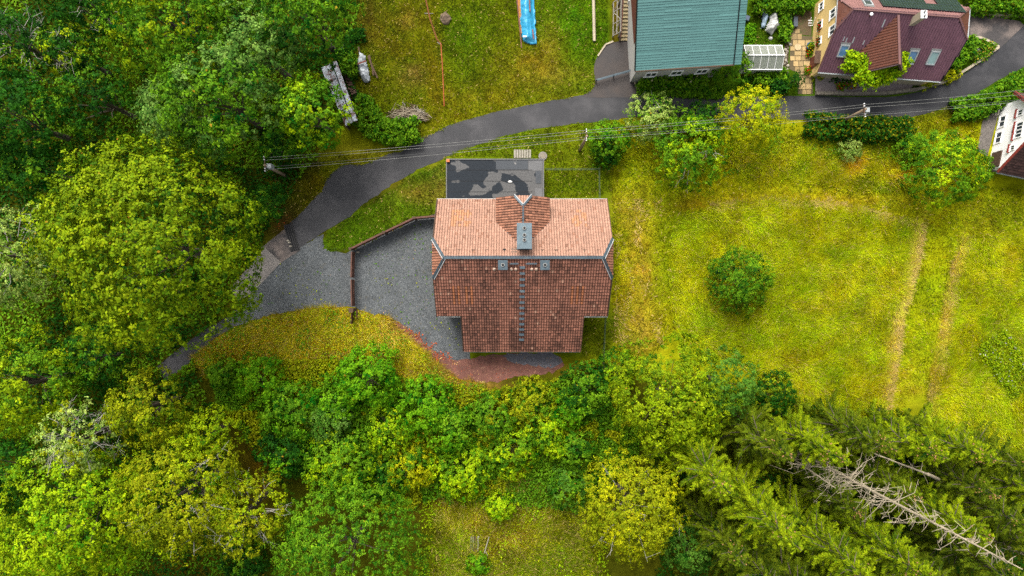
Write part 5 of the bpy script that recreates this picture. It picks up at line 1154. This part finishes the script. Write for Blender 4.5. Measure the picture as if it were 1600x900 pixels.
tree(985, 790, 84, 11, 'olive', 'olive-gold tree with fine grey twigs beside the spruces', kr=.34, leaf=.24, pal2='gold', dens=1.0, bare=10)
tree(1075, 850, 40, 7, 'blue', 'dark blue-green shrub tree in the gap before the spruces', kr=.4, leaf=.3, pal2='dark')
tree(1172, 186, 48, 6.5, 'gold', 'golden yellow tree beside the lane', kr=.34, leaf=.25, pal2='yel', rzf=1.1)
tree(1078, 240, 56, 5.2, 'mid', 'light green fruit tree on the meadow below the wires', kr=.36, leaf=.27, pal2='lime', bare=4)
tree(1475, 263, 60, 5.0, 'mid', 'round light green tree before the white house', kr=.36, leaf=.27, pal2='lime')
# --- lone shrubs and hedges
shrub(1155, 440, 50, 3.0, 'mid', 'solitary round dark green bush in the tall meadow', pal2='dark', kr=.3, leaf=.2, dens=1.3)
shrub(950, 222, 32, 3, 'mid', 'leafy green shrub beside the middle timber pole', pal2='fresh')
shrub(946, 240, 22, 1.8, 'dark', 'low dark shrub in front of the pole shrub')
shrub(1015, 185, 36, 3.4, 'pale', 'pale feathery green shrub leaning over the lane', pal2='mid', bare=3)
shrub(1098, 190, 30, 2.2, 'dark', 'dark green bush between pale shrub and golden tree', pal2='mid')
shrub(1055, 195, 26, 1.9, 'mid', 'small green bush along the lane under the wires')
shrub(1142, 110, 30, 3.4, 'mid', 'round green bush at the teal roof corner')
shrub(1242, 127, 13, 1.8, 'dark', 'clipped dark green ball bush on the patio', kr=.2, leaf=.16)
shrub(1328, 235, 17, 1.2, 'pale', 'small pale grey-green bush in the rough meadow', kr=.22, leaf=.18)
shrub(1420, 235, 24, 1.4, 'mid', 'low green bush beside the round light green tree')
shrub(1520, 268, 28, 2.2, 'mid', 'green bush at the white house corner', pal2='olive')
hedge([(1255, 196), (1300, 202), (1350, 205), (1412, 204)], 2.0, 1.4, 'dark', 'long dark green hedge between the lane and meadow', flowers=((150, 150, 20), .25))
hedge([(560, 165), (585, 200), (615, 212), (652, 205)], 2.2, 1.6, 'mid', 'bent green laurel hedge beside the brush pile')
hedge([(998, 127), (1040, 127), (1098, 128)], 1.5, 1.3, 'mid', 'flowering green hedge under the teal eave', flowers=((215, 205, 150), .02))
hedge([(1000, 140), (1050, 143), (1125, 147)], .7, .3, 'mid', 'low green ground cover strip between hedge and lane', cat='ground cover', name='ground_cover')
hedge([(1485, 175), (1530, 168), (1575, 140), (1610, 120)], 1.8, 1.0, 'mid', 'loose green hedge on the slope above the white house')
hedge([(1326, 92), (1345, 98), (1362, 108), (1385, 104), (1402, 82), (1410, 98), (1390, 112), (1362, 122), (1345, 112)], 1.3, 1.2, 'lime', 'bright climbing vine sprawling over the maroon roof', cat='vine', name='climbing_vine', base=3.3, at_z=4.2)
hedge([(1480, 105), (1500, 85), (1512, 68)], 1.2, 1.1, 'mid', 'green shrub border beside the maroon roof edge', cat='shrub', name='shrub_border')
hedge([(1476, 124), (1489, 116)], .8, .8, 'gold', 'yellow flowering shrub at the maroon roof corner', cat='shrub', name='flowering_shrub', kr=.2, leaf=.16)
hedge([(1520, 95), (1535, 88), (1548, 74), (1530, 70)], .6, .4, 'mid', 'flowering rock garden plants by the lane', cat='plants', name='flower_bed', flowers=((235, 200, 80), .12), kr=.2, leaf=.16)
hedge([(1440, 134), (1470, 122)], .7, .6, 'olive', 'creeping plants on the retaining wall', cat='plants', name='creeper', kr=.2, leaf=.16)
hedge([(1300, 119), (1325, 119)], .7, .5, 'dark', 'low dark bush under the maroon eave', cat='shrub', name='low_bush', kr=.2, leaf=.16)
hedge([(1270, 116), (1283, 118)], .6, .5, 'olive', 'dull green bush at the yellow house corner', cat='shrub', name='low_bush', kr=.2, leaf=.16)
for x, y, l in ((1264, 83, 'red geraniums below the blue tub'), (1261, 111, 'red flowering pot plant at the patio end'), (1329, 133, 'red flowers on the gravel terrace'), (1311, 136, 'small red flower clump on the terrace gravel')):
    hedge([(x - 3, y), (x + 3, y)], .45, .4, 'fresh', l, cat='flowers', name='flower_pot', flowers=((225, 50, 30), .35), kr=.15, leaf=.15)
hedge([(1263, 73), (1266, 76)], .3, .25, 'fresh', 'yellow flowering plant in the blue tub', cat='plant', name='tub_plant', flowers=((235, 200, 30), .3), kr=.12, leaf=.12, base=.42)
hedge([(1315, 128), (1322, 126)], .4, .2, 'mid', 'pale flower clump beside the terrace', cat='flowers', name='flower_clump', flowers=((230, 200, 205), .5), kr=.14, leaf=.14)
for px_, py_, l in ((1281, 42, 'red flowering window box on the yellow wall, upper one'), (1279, 67, 'red flowering window box on the yellow wall by the tub')):
    q = wall_pt(px_, py_); NV[0] += 1; bx = empty('window_box', q - uY * .14, l, 'planter'); bx_ = MB().obox(q - uY * .14, bk, ez, uY, .7, .16, .18).build('box', M_BROWN, bx)
    r = np.random.default_rng(NV[0]); n = 160; ps = np.stack([r.normal(0, .10, n), r.normal(0, .28, n), r.uniform(.08, .32, n)], -1); np_mesh('flowers', cards(ps, r.normal(size=(n, 3)) + [0, 0, .5], .13, .1, r), 4, np.where(r.random((n, 1)) < .4, lin((220, 50, 35)) / K, lin((70, 130, 30)) / K), M_LEAF, bx)
hedge([(1178, 12), (1200, 8), (1240, 10), (1260, 4)], 1.6, 1.2, 'mid', 'leafy green hedge behind the white tarp heap')
hedge([(1224, 62), (1226, 42), (1223, 22)], .8, .5, 'mid', 'weedy bushes between tarp heap and rock edging', cat='shrub', name='weed_bush')
hedge([(1180, 122), (1200, 124), (1222, 120)], 1.0, .7, 'mid', 'tangled plants in front of the greenhouse', cat='plants', name='plant_bed')
hedge([(1205, 138), (1222, 136)], 1.2, .8, 'dark', 'dark green bush between the golden tree and patio path', cat='shrub', name='low_bush')
hedge([(1170, 45), (1172, 58), (1168, 66)], .6, .3, 'fresh', 'green weeds beside the teal house wall', cat='plants', name='weed_bush')
hedge([(1505, 10), (1540, 8), (1580, 12), (1610, 14)], 1.8, 1.3, 'mid', 'garden hedge above the parking place', flowers=((230, 190, 60), .03))
hedge([(540, 85), (550, 105), (546, 118)], 1.2, 1.4, 'mid', 'green bush between rusty shed and white tarpaulin', cat='shrub', name='bush')
hedge([(556, 60), (566, 55)], .7, .6, 'dark', 'low dark bush above the junk pile', cat='shrub', name='low_bush')
hedge([(1548, 530), (1562, 552), (1578, 580), (1598, 602)], 3.0, .3, 'yel', 'white-flowering thistle patch in the eastern tall grass', cat='plants', name='thistle_patch', flowers=((225, 222, 205), .02), kr=.45, leaf=.15)
# --- shrubs of the slope below the gravel yard
SL_ = [(575, 590, 54, 4.2, 'fresh', 'big fresh green walnut bush on the bank below the gate post', None, .42, .34), (408, 592, 40, 3.6, 'fresh', 'fresh green round bush near the shady lane bend', None, .36, .3), (350, 580, 26, 2.6, 'mid', 'small green bush next to the brown lane bank', None, .34, .28),
    (455, 640, 50, 3.4, 'mid', 'green bush mound below the fresh green round bush', 'fresh', .36, .3), (520, 625, 40, 3.0, 'fresh', 'green bush between the mound and the walnut bush', 'mid', .36, .3), (515, 655, 36, 3.4, 'blue', 'grey-green compact bush in the slope thicket', 'grey', .32, .26),
    (440, 710, 42, 3.6, 'dark', 'dark green bush beside the bare brown gap', 'fresh', .36, .3), (532, 725, 58, 4.0, 'mid', 'large green bush with grey heart above the broad tree', 'lime', .36, .3), (610, 668, 40, 2.6, 'lime', 'light green low bush below the walnut bush', 'mid', .32, .26),
    (668, 635, 46, 3.6, 'fresh', 'fresh green bush under the red soil strip', None, .38, .32), (700, 668, 42, 3.4, 'mid', 'green bush below the fresh soil-side bush', 'fresh', .36, .3), (640, 725, 44, 2.4, 'gold', 'yellow-blossoming goldenrod patch on the slope', 'mid', .28, .22),
    (600, 745, 40, 2.0, 'dark', 'dark green low thicket beside the goldenrod', 'mid', .32, .26), (720, 730, 50, 2.6, 'lime', 'bright arching bush right of the goldenrod', 'mid', .34, .3), (770, 650, 40, 2.6, 'mid', 'green bush at the thicket middle', 'olive', .32, .28),
    (830, 630, 40, 2.4, 'olive', 'olive bush below the grey rubble', 'mid', .3, .26), (850, 670, 36, 2.6, 'lime', 'light green bush near the lime sapling', 'mid', .32, .28), (870, 700, 17, 3.2, 'lime', 'bright lime sapling in the thicket', None, .26, .26),
    (800, 700, 44, 2.4, 'mid', 'mixed green bush in the lower thicket', 'lime', .32, .28), (890, 760, 36, 3.2, 'mid', 'blue-tinted green bush left of the olive-gold tree', 'blue', .34, .3), (915, 610, 44, 3.4, 'mid', 'dense green bush at the wire fence end', 'dark', .34, .28),
    (890, 640, 30, 3, 'fresh', 'fresh green bush below the dense fence-end bush', 'mid', .32, .28), (783, 790, 24, 2.4, 'lime', 'small arching lime bush above the weathered planks', None, .3, .28), (748, 880, 17, 1.8, 'fresh', 'small fresh green bush just below the weathered planks', None, .26, .24),
    (965, 575, 30, 3.0, 'mid', 'green bush behind the round yellow-green tree', 'lime', .32, .26), (1210, 615, 34, 2.4, 'dark', 'dark bush on the lower meadow edge', 'spruce', .32, .26), (385, 870, 40, 3, 'dark', 'dark bush between the two lower broad trees', 'mid', .34, .28), (900, 700, 30, 3, 'mid', 'green bush beside the lime sapling', 'dark', .32, .28),
    (435, 235, 28, 4, 'dark', 'dark bush at the foot of the box-carrying pole', 'mid', .34, .28), (420, 320, 30, 4, 'dark', 'dark green bush squeezed between the maple and lane', 'mid', .34, .28)]
for x, y, rp2, h, p1, l, p2, kr_, lf in SL_: shrub(x, y, rp2, h * .82, p1, l, pal2=p2, kr=kr_, leaf=lf)
# --- spruces on the right
for x, y, h, rb, pal, l in ((1055, 690, 17, 3.6, 'spruce', 'bright spruce next to the olive-gold tree'), (1120, 740, 20, 3.8, 'spruce', 'tall spruce in the front rank with coned top'), (1140, 655, 15, 3.2, 'spruced', 'spruce behind the blue-green tree'),
        (1215, 665, 14, 3.0, 'spruce', 'spruce on the meadow side of the dead trunks'), (1285, 655, 13, 2.8, 'spruced', 'dull green spruce under the meadow strip'), (1350, 665, 13, 2.8, 'spruce', 'spruce at the foot of the mown strip'), (1420, 670, 12.5, 2.8, 'spruce', 'spruce right of the mown strip foot'),
        (1490, 690, 12.5, 2.8, 'spruced', 'spruce at the tall grass edge'), (1120, 815, 18, 3.8, 'spruced', 'dark spruce with bare lower boughs'), (1215, 790, 20, 3.6, 'spruce', 'spruce below the dead trunks'), (1180, 845, 19, 3.6, 'spruced', 'dark spruce in the lower rank'),
        (1300, 800, 18, 3.4, 'spruce', 'spruce right under the long dead trunk'), (1390, 760, 15, 3.0, 'spruce', 'spruce beyond the long dead trunk'), (1370, 850, 17, 3.2, 'spruced', 'dark spruce under the dead trunk tip'), (1470, 760, 14, 3.0, 'spruced', 'spruce among the eastern group'), (1540, 740, 13, 2.8, 'spruce', 'spruce at the eastern wood edge'), (1255, 745, 12, 3.0, 'spruced', 'shaded spruce between the dead trunks'), (1330, 725, 12, 2.8, 'spruced', 'shaded spruce behind the long dead trunk'), (1085, 790, 15, 3.4, 'spruced', 'dark low spruce beside the blue-green shrub tree'), (1430, 720, 12, 2.8, 'spruced', 'dull spruce behind the reddish broken trunk'), (1450, 830, 15, 3.0, 'spruced', 'dark spruce near the far dead spruce'), (1260, 850, 17, 3.2, 'spruced', 'dark spruce at the foot of the lower rank'), (1500, 800, 13, 2.8, 'spruced', 'dark spruce beneath the far dead spruce'), (1590, 770, 12, 2.6, 'spruce', 'spruce at the far end of the wood')):
    spruce(x, y, h, rb, l, pal)
for x, y, h, l in ((1363, 648, 4.5, 'small dark spruce pointing into the mown strip'), (1408, 655, 4.2, 'second small dark spruce at the strip foot')): spruce(x, y, h, 1.1, l, 'spruced', None, False)
snag(1238, 702, 28.6, .16, 'long bare grey dead spruce trunk with spiky branches', 3.9, (1.4, -.1), n=150)
snag(1215, 700, 11.5, .13, 'shorter dead spruce trunk beside the long one', 1.6, (.3, -.6), n=70)
snag(1490, 812, 17, .13, 'second grey dead spruce at the eastern edge', 1.9, (.6, 0), n=90)
ft = empty('fallen_trunk', P(1345, 705), 'reddish broken dead trunk hanging among the spruces', 'trunk'); MB().tube([W(1345, 700, 6.0), W(1400, 722, 6.5), W(1450, 741, 7.0)], [.04, .06, .09], 7).build('trunk', M_DEADWOOD, ft)
m = MB(); r_ = np.random.default_rng(3)
for i in range(30): t = r_.uniform(0, 1); p = W(1345 + 105 * t, 700 + 41 * t, 6 + t); m.tube([p, p + Vector(r_.normal(0, .4, 3))], [.03, .01], 3, False)
MB().tube([W(1450, 741, 7.0), P(1500, 765)], [.14, .2], 7).build('leaning_butt', M_DEADWOOD, ft)
m.build('twigs', M_DEADWOOD, ft)['kind'] = 'stuff'

# ------------------------------------------------------------------ grass and undergrowth
HARD = [ROADP, DRIVE, DRIVE2, SLIP, CONCP, [p for p in YARD], DIRT, [(697, 246), (851, 246), (851, 312), (955, 312), (955, 497), (908, 497), (908, 552), (722, 552), (722, 497), (678, 497), (678, 312), (697, 312)],
        [(992, -60), (1165, -60), (1146, 112), (985, 125)], [(1228, -60), (1515, -60), (1515, 62), (1475, 130), (1420, 148), (1246, 148), (1228, 110)], [(1527, 166), (1700, 150), (1700, 300), (1545, 272)], [(1160, 68), (1228, 68), (1226, 110), (1165, 110)]]
def scatter(polys, dens, seed, inset=-2., hard=True, wob=10.):
    r = np.random.default_rng(seed); out = []
    for pg in polys:
        pg = np.array(pg, float); lo, hi = pg.min(0), pg.max(0); n = int((hi - lo).prod() / 256 * dens); x = r.uniform(lo[0], hi[0], n); y = r.uniform(lo[1], hi[1], n)
        k = sdist(pg, x, y) + (vnoise(x * .12, y * .12, seed) - .5) * wob < -inset; out.append(np.stack([x[k], y[k]], -1))
    p = np.concatenate(out); ok = np.ones(len(p), bool)
    for h_ in (HARD if hard else HARD[7:8]): ok &= sdist(h_, p[:, 0], p[:, 1]) > (-1.2 + 4.0 * (vnoise(p[:, 0] * .2, p[:, 1] * .2, 3) - .5) if h_ is ROADP else .5)
    p = p[ok]; X = (p[:, 0] - 800) / SC; Y = (450 - p[:, 1]) / SC
    for _ in range(4): z = hterr(X, Y); s = SC * HC / (HC - z); X = (p[:, 0] - 800) / s; Y = (450 - p[:, 1]) / s
    return X, Y, hterr(X, Y), r
def blades(name, polys, dens, hgt, wid, seed, label, lean=.8, bright=1.0, straw=.1, inset=-2., varc=.22, patch=None, wob=10.):
    X, Y, Z, r = scatter(polys, dens, seed, inset, True, wob)
    if patch: k = fbm(X * .9, Y * .5, seed + 71, 4) + r.normal(0, .05, len(X)) > patch; X, Y, Z = X[k], Y[k], Z[k]
    n = len(X); c = ground_col(X, Y) * bright
    ang = fbm(X * .22, Y * .22, seed + 1, 3) * 12.6 + r.normal(0, .9, n); clump = fbm(X * 1.9, Y * 1.9, seed + 5, 3)
    h = hgt * (.45 + 1.1 * clump) * r.uniform(.6, 1.3, n); le = lean * r.uniform(.5, 1.3, n)
    d = np.stack([np.cos(ang) * h * le, np.sin(ang) * h * le, h * .8], -1); sd = np.stack([-np.sin(ang), np.cos(ang), 0 * ang], -1) * (wid * r.uniform(.6, 1.4, n) / 2)[:, None]
    b = np.stack([X, Y, Z + .0], -1); V = np.empty((n, 3, 3)); V[:, 0] = b - sd; V[:, 1] = b + sd; V[:, 2] = b + d
    c = c * (.55 + .9 * fbm(X * 1.9, Y * 1.9, seed + 7, 3))[:, None]; c[:, 0] *= .74 + .5 * fbm(X * .6, Y * .6, seed + 11, 3); c = c * (1 + r.normal(0, varc, (n, 1))) * (1 + r.normal(0, .08, (n, 3))); k = r.random(n) < straw; c[k] = lin((232, 204, 118)) / K * r.uniform(.8, 1.5, (k.sum(), 1))
    o = np_mesh(name, V.reshape(-1, 3), 3, np.clip(c, .003, .6), M_GRASS); tag(o, label, 'grass', None, 'stuff')
blades('tall_grass', [MEADOW1, MEADOW2, ROUGH], 430, .36, .062, 301, 'tall lodged meadow grass', 1.5, 1.85, .05, -2., .34)
blades('dry_grass', [BANK, FIELD_S], 300, .62, .065, 311, 'golden dry grass on the bank and lower field', 1.1, 2.1, .18, -2., .34)
blades('swath_grass', [[(1436, 352), (1444, 356), (1437, 400), (1425, 440), (1410, 490), (1403, 540), (1396, 600), (1386, 640), (1380, 640), (1386, 590), (1392, 530), (1402, 480), (1416, 430), (1428, 395)],
    [(1508, 374), (1514, 378), (1500, 400), (1490, 450), (1482, 500), (1474, 550), (1462, 620), (1452, 640), (1450, 630), (1462, 580), (1472, 520), (1480, 460), (1490, 410)],
    [(1110, 322), (1200, 311), (1270, 314), (1330, 322), (1430, 346), (1430, 351), (1330, 328), (1270, 320), (1200, 317), (1112, 328)]], 420, .26, .08, 315, 'straw coloured mown swath edges along the meadow', 1.7, 1.3, .75, -1., .22, None, 3.)
RLAWN = [(955, 240), (1140, 215), (1440, 300), (1600, 290), (1600, 370), (1500, 375), (1440, 345), (1200, 310), (1050, 345), (1045, 430), (1055, 520), (960, 600), (905, 590), (905, 500), (955, 490)]
blades('lawn_grass', [LAWN_N, LENS, RLAWN, STRIP, [(850, 190), (990, 186), (960, 300), (850, 312)], [(690, 225), (860, 200), (860, 250), (690, 250)], [(1410, 190), (1530, 150), (1530, 250), (1440, 300), (1410, 230)], [(1150, 20), (1230, 10), (1228, 150), (1150, 150)], [(1480, 180), (1620, 110), (1620, 160), (1540, 180)], [(420, 270), (510, 250), (640, 225), (480, 320), (450, 350)]], 105, .16, .085, 321, 'short mown lawn grass', 1.2, 1.35, .03, -2., .26)
blades('orange_grass', [[(1316, 240), (1340, 236), (1348, 262), (1322, 272)], [(1384, 264), (1412, 260), (1420, 282), (1390, 288)], [(1140, 240), (1180, 236), (1180, 262), (1146, 262)]], 240, .7, .07, 341, 'orange dry grass clumps in the rough meadow', .9, 2.2, .1, -3., .25)
blades('hay_scraps', [[(975, 310), (1030, 310), (1035, 540), (960, 540)], [(606, 490), (645, 518), (700, 580), (760, 597), (756, 606), (690, 592), (630, 540), (590, 500)], [(1200, 306), (1330, 318), (1430, 342), (1430, 350), (1330, 327), (1200, 315)]], 70, .12, .13, 331, 'dry straw scraps lying on the lawn and bank rim', 2.2, 1.1, .6, -8., .3, .54)
# undergrowth of weeds and brambles between the bushes
def weeds(name, polys, dens, hgt, leaf, seed, pal, label, pal2=None, cat='undergrowth', hard=True):
    X, Y, Z, r = scatter(polys, dens, seed, -2., hard); n = len(X); cl = fbm(X * .8, Y * .8, seed + 2, 4); z = Z + hgt * (.2 + 1.5 * cl) * r.uniform(.1, 1, n)
    nr = r.normal(0, .5, (n, 3)) + [0, 0, .7]; t = .2 + .7 * fbm(X * .5, Y * .5, seed + 9, 3) + r.normal(0, .2, n); c = colmix(pal, t - .1, r)
    if pal2: k = fbm(X * .4, Y * .4, seed + 4, 3) > .52; c[k] = colmix(pal2, t[k], r)
    sz = leaf * r.uniform(.6, 1.4, n); o = np_mesh(name, cards(np.stack([X, Y, z], -1), nr, sz, sz * .6, r), 4, c, M_LEAF); tag(o, label, cat, None, 'stuff')
weeds('undergrowth', [[(330, 575), (430, 560), (560, 560), (650, 595), (760, 606), (900, 590), (960, 570), (1000, 700), (920, 780), (860, 790), (700, 770), (600, 800), (430, 720), (345, 640)]], 170, 1.1, .22, 401, 'mid', 'tangled green undergrowth covering the slope below the yard', 'olive')
weeds('forest_floor', [[(-60, -60), (560, -60), (555, 150), (500, 240), (430, 330), (370, 460), (300, 560), (330, 640), (400, 900), (420, 960), (-60, 960)]], 40, .5, .3, 403, 'dark', 'dark leafy floor of the wood on the left', 'mid')  # deep shade between the crowns put into the dark leaf colour
weeds('slope_floor', [[(1000, 640), (1180, 590), (1330, 660), (1480, 680), (1660, 780), (1660, 960), (1020, 960), (1040, 800)]], 45, .6, .26, 405, 'dark', 'shaded undergrowth beneath the spruces', 'spruced')
weeds('field_weeds', [[(660, 780), (760, 760), (930, 780), (960, 940), (650, 940)]], 45, .5, .2, 407, 'olive', 'yellowish weeds scattered over the lower field', 'lime')
weeds('yard_weeds', [[(440, 410), (475, 405), (470, 440), (430, 440)], [(640, 350), (680, 350), (675, 420), (655, 400)], [(690, 500), (720, 500), (720, 552), (700, 540)], [(590, 440), (600, 440), (600, 450)], [(740, 553), (790, 553), (780, 560), (745, 560)], [(600, 485), (625, 480), (640, 505), (620, 500)], [(560, 400), (700, 350), (720, 540), (600, 490)], [(400, 480), (545, 400), (545, 478)]], 3.0, .1, .17, 409, 'mid', 'sparse green weeds growing through the gravel yard', 'olive', hard=False)
weeds('bank_weeds', [BANK], 60, 1.2, .17, 413, 'olive', 'yellow-green weeds among the dry grass of the bank', 'mid')
weeds('verge_weeds', [[(925, 200), (1130, 190), (1250, 195), (1250, 225), (1120, 280), (1000, 260), (930, 260)], [(1250, 215), (1420, 215), (1420, 250), (1260, 245)], [(1150, 112), (1228, 112), (1228, 150), (1150, 150)], [(1480, 175), (1620, 105), (1620, 165), (1540, 180)]], 45, .45, .2, 411, 'mid', 'weeds and wild plants along the lane and gardens', 'olive')
PAL['red'] = ((120, 52, 22), (196, 92, 44)); PAL['litter'] = ((120, 88, 50), (205, 165, 110))
weeds('red_weeds', [[(628, 508), (650, 515), (690, 550), (716, 562), (712, 570), (680, 562), (650, 535)]], 26, .12, .17, 421, 'red', 'rust red low plants along the bare soil rim', 'litter', hard=False)
weeds('leaf_litter', [[p for p in DIRT], [(600, 488), (645, 520), (700, 580), (690, 590), (630, 540), (596, 498)], [(425, 345), (460, 330), (455, 350), (430, 380)]], 14, .03, .14, 423, 'litter', 'scattered dry leaves and straw on the bare soil', 'red', hard=False)
weeds('gravel_litter', [[(400, 470), (545, 395), (545, 478)], [(560, 395), (680, 345), (720, 545), (640, 510)]], 2.5, .02, .10, 425, 'litter', 'dry leaves scattered over the gravel yard', None, hard=False)
PAL['stone'] = ((70, 72, 72), (150, 150, 148))
weeds('loose_gravel', [[(390, 492), (450, 480), (505, 472), (548, 474), (610, 486), (650, 512), (640, 522), (606, 502), (560, 492), (500, 490), (440, 498), (396, 510)], [(500, 372), (512, 386), (530, 391), (549, 390), (549, 398), (515, 398), (500, 384)], [(690, 540), (724, 548), (722, 575), (690, 566)]], 22, .03, .075, 431, 'stone', 'loose gravel strewn over the yard edges', 'litter', hard=False)
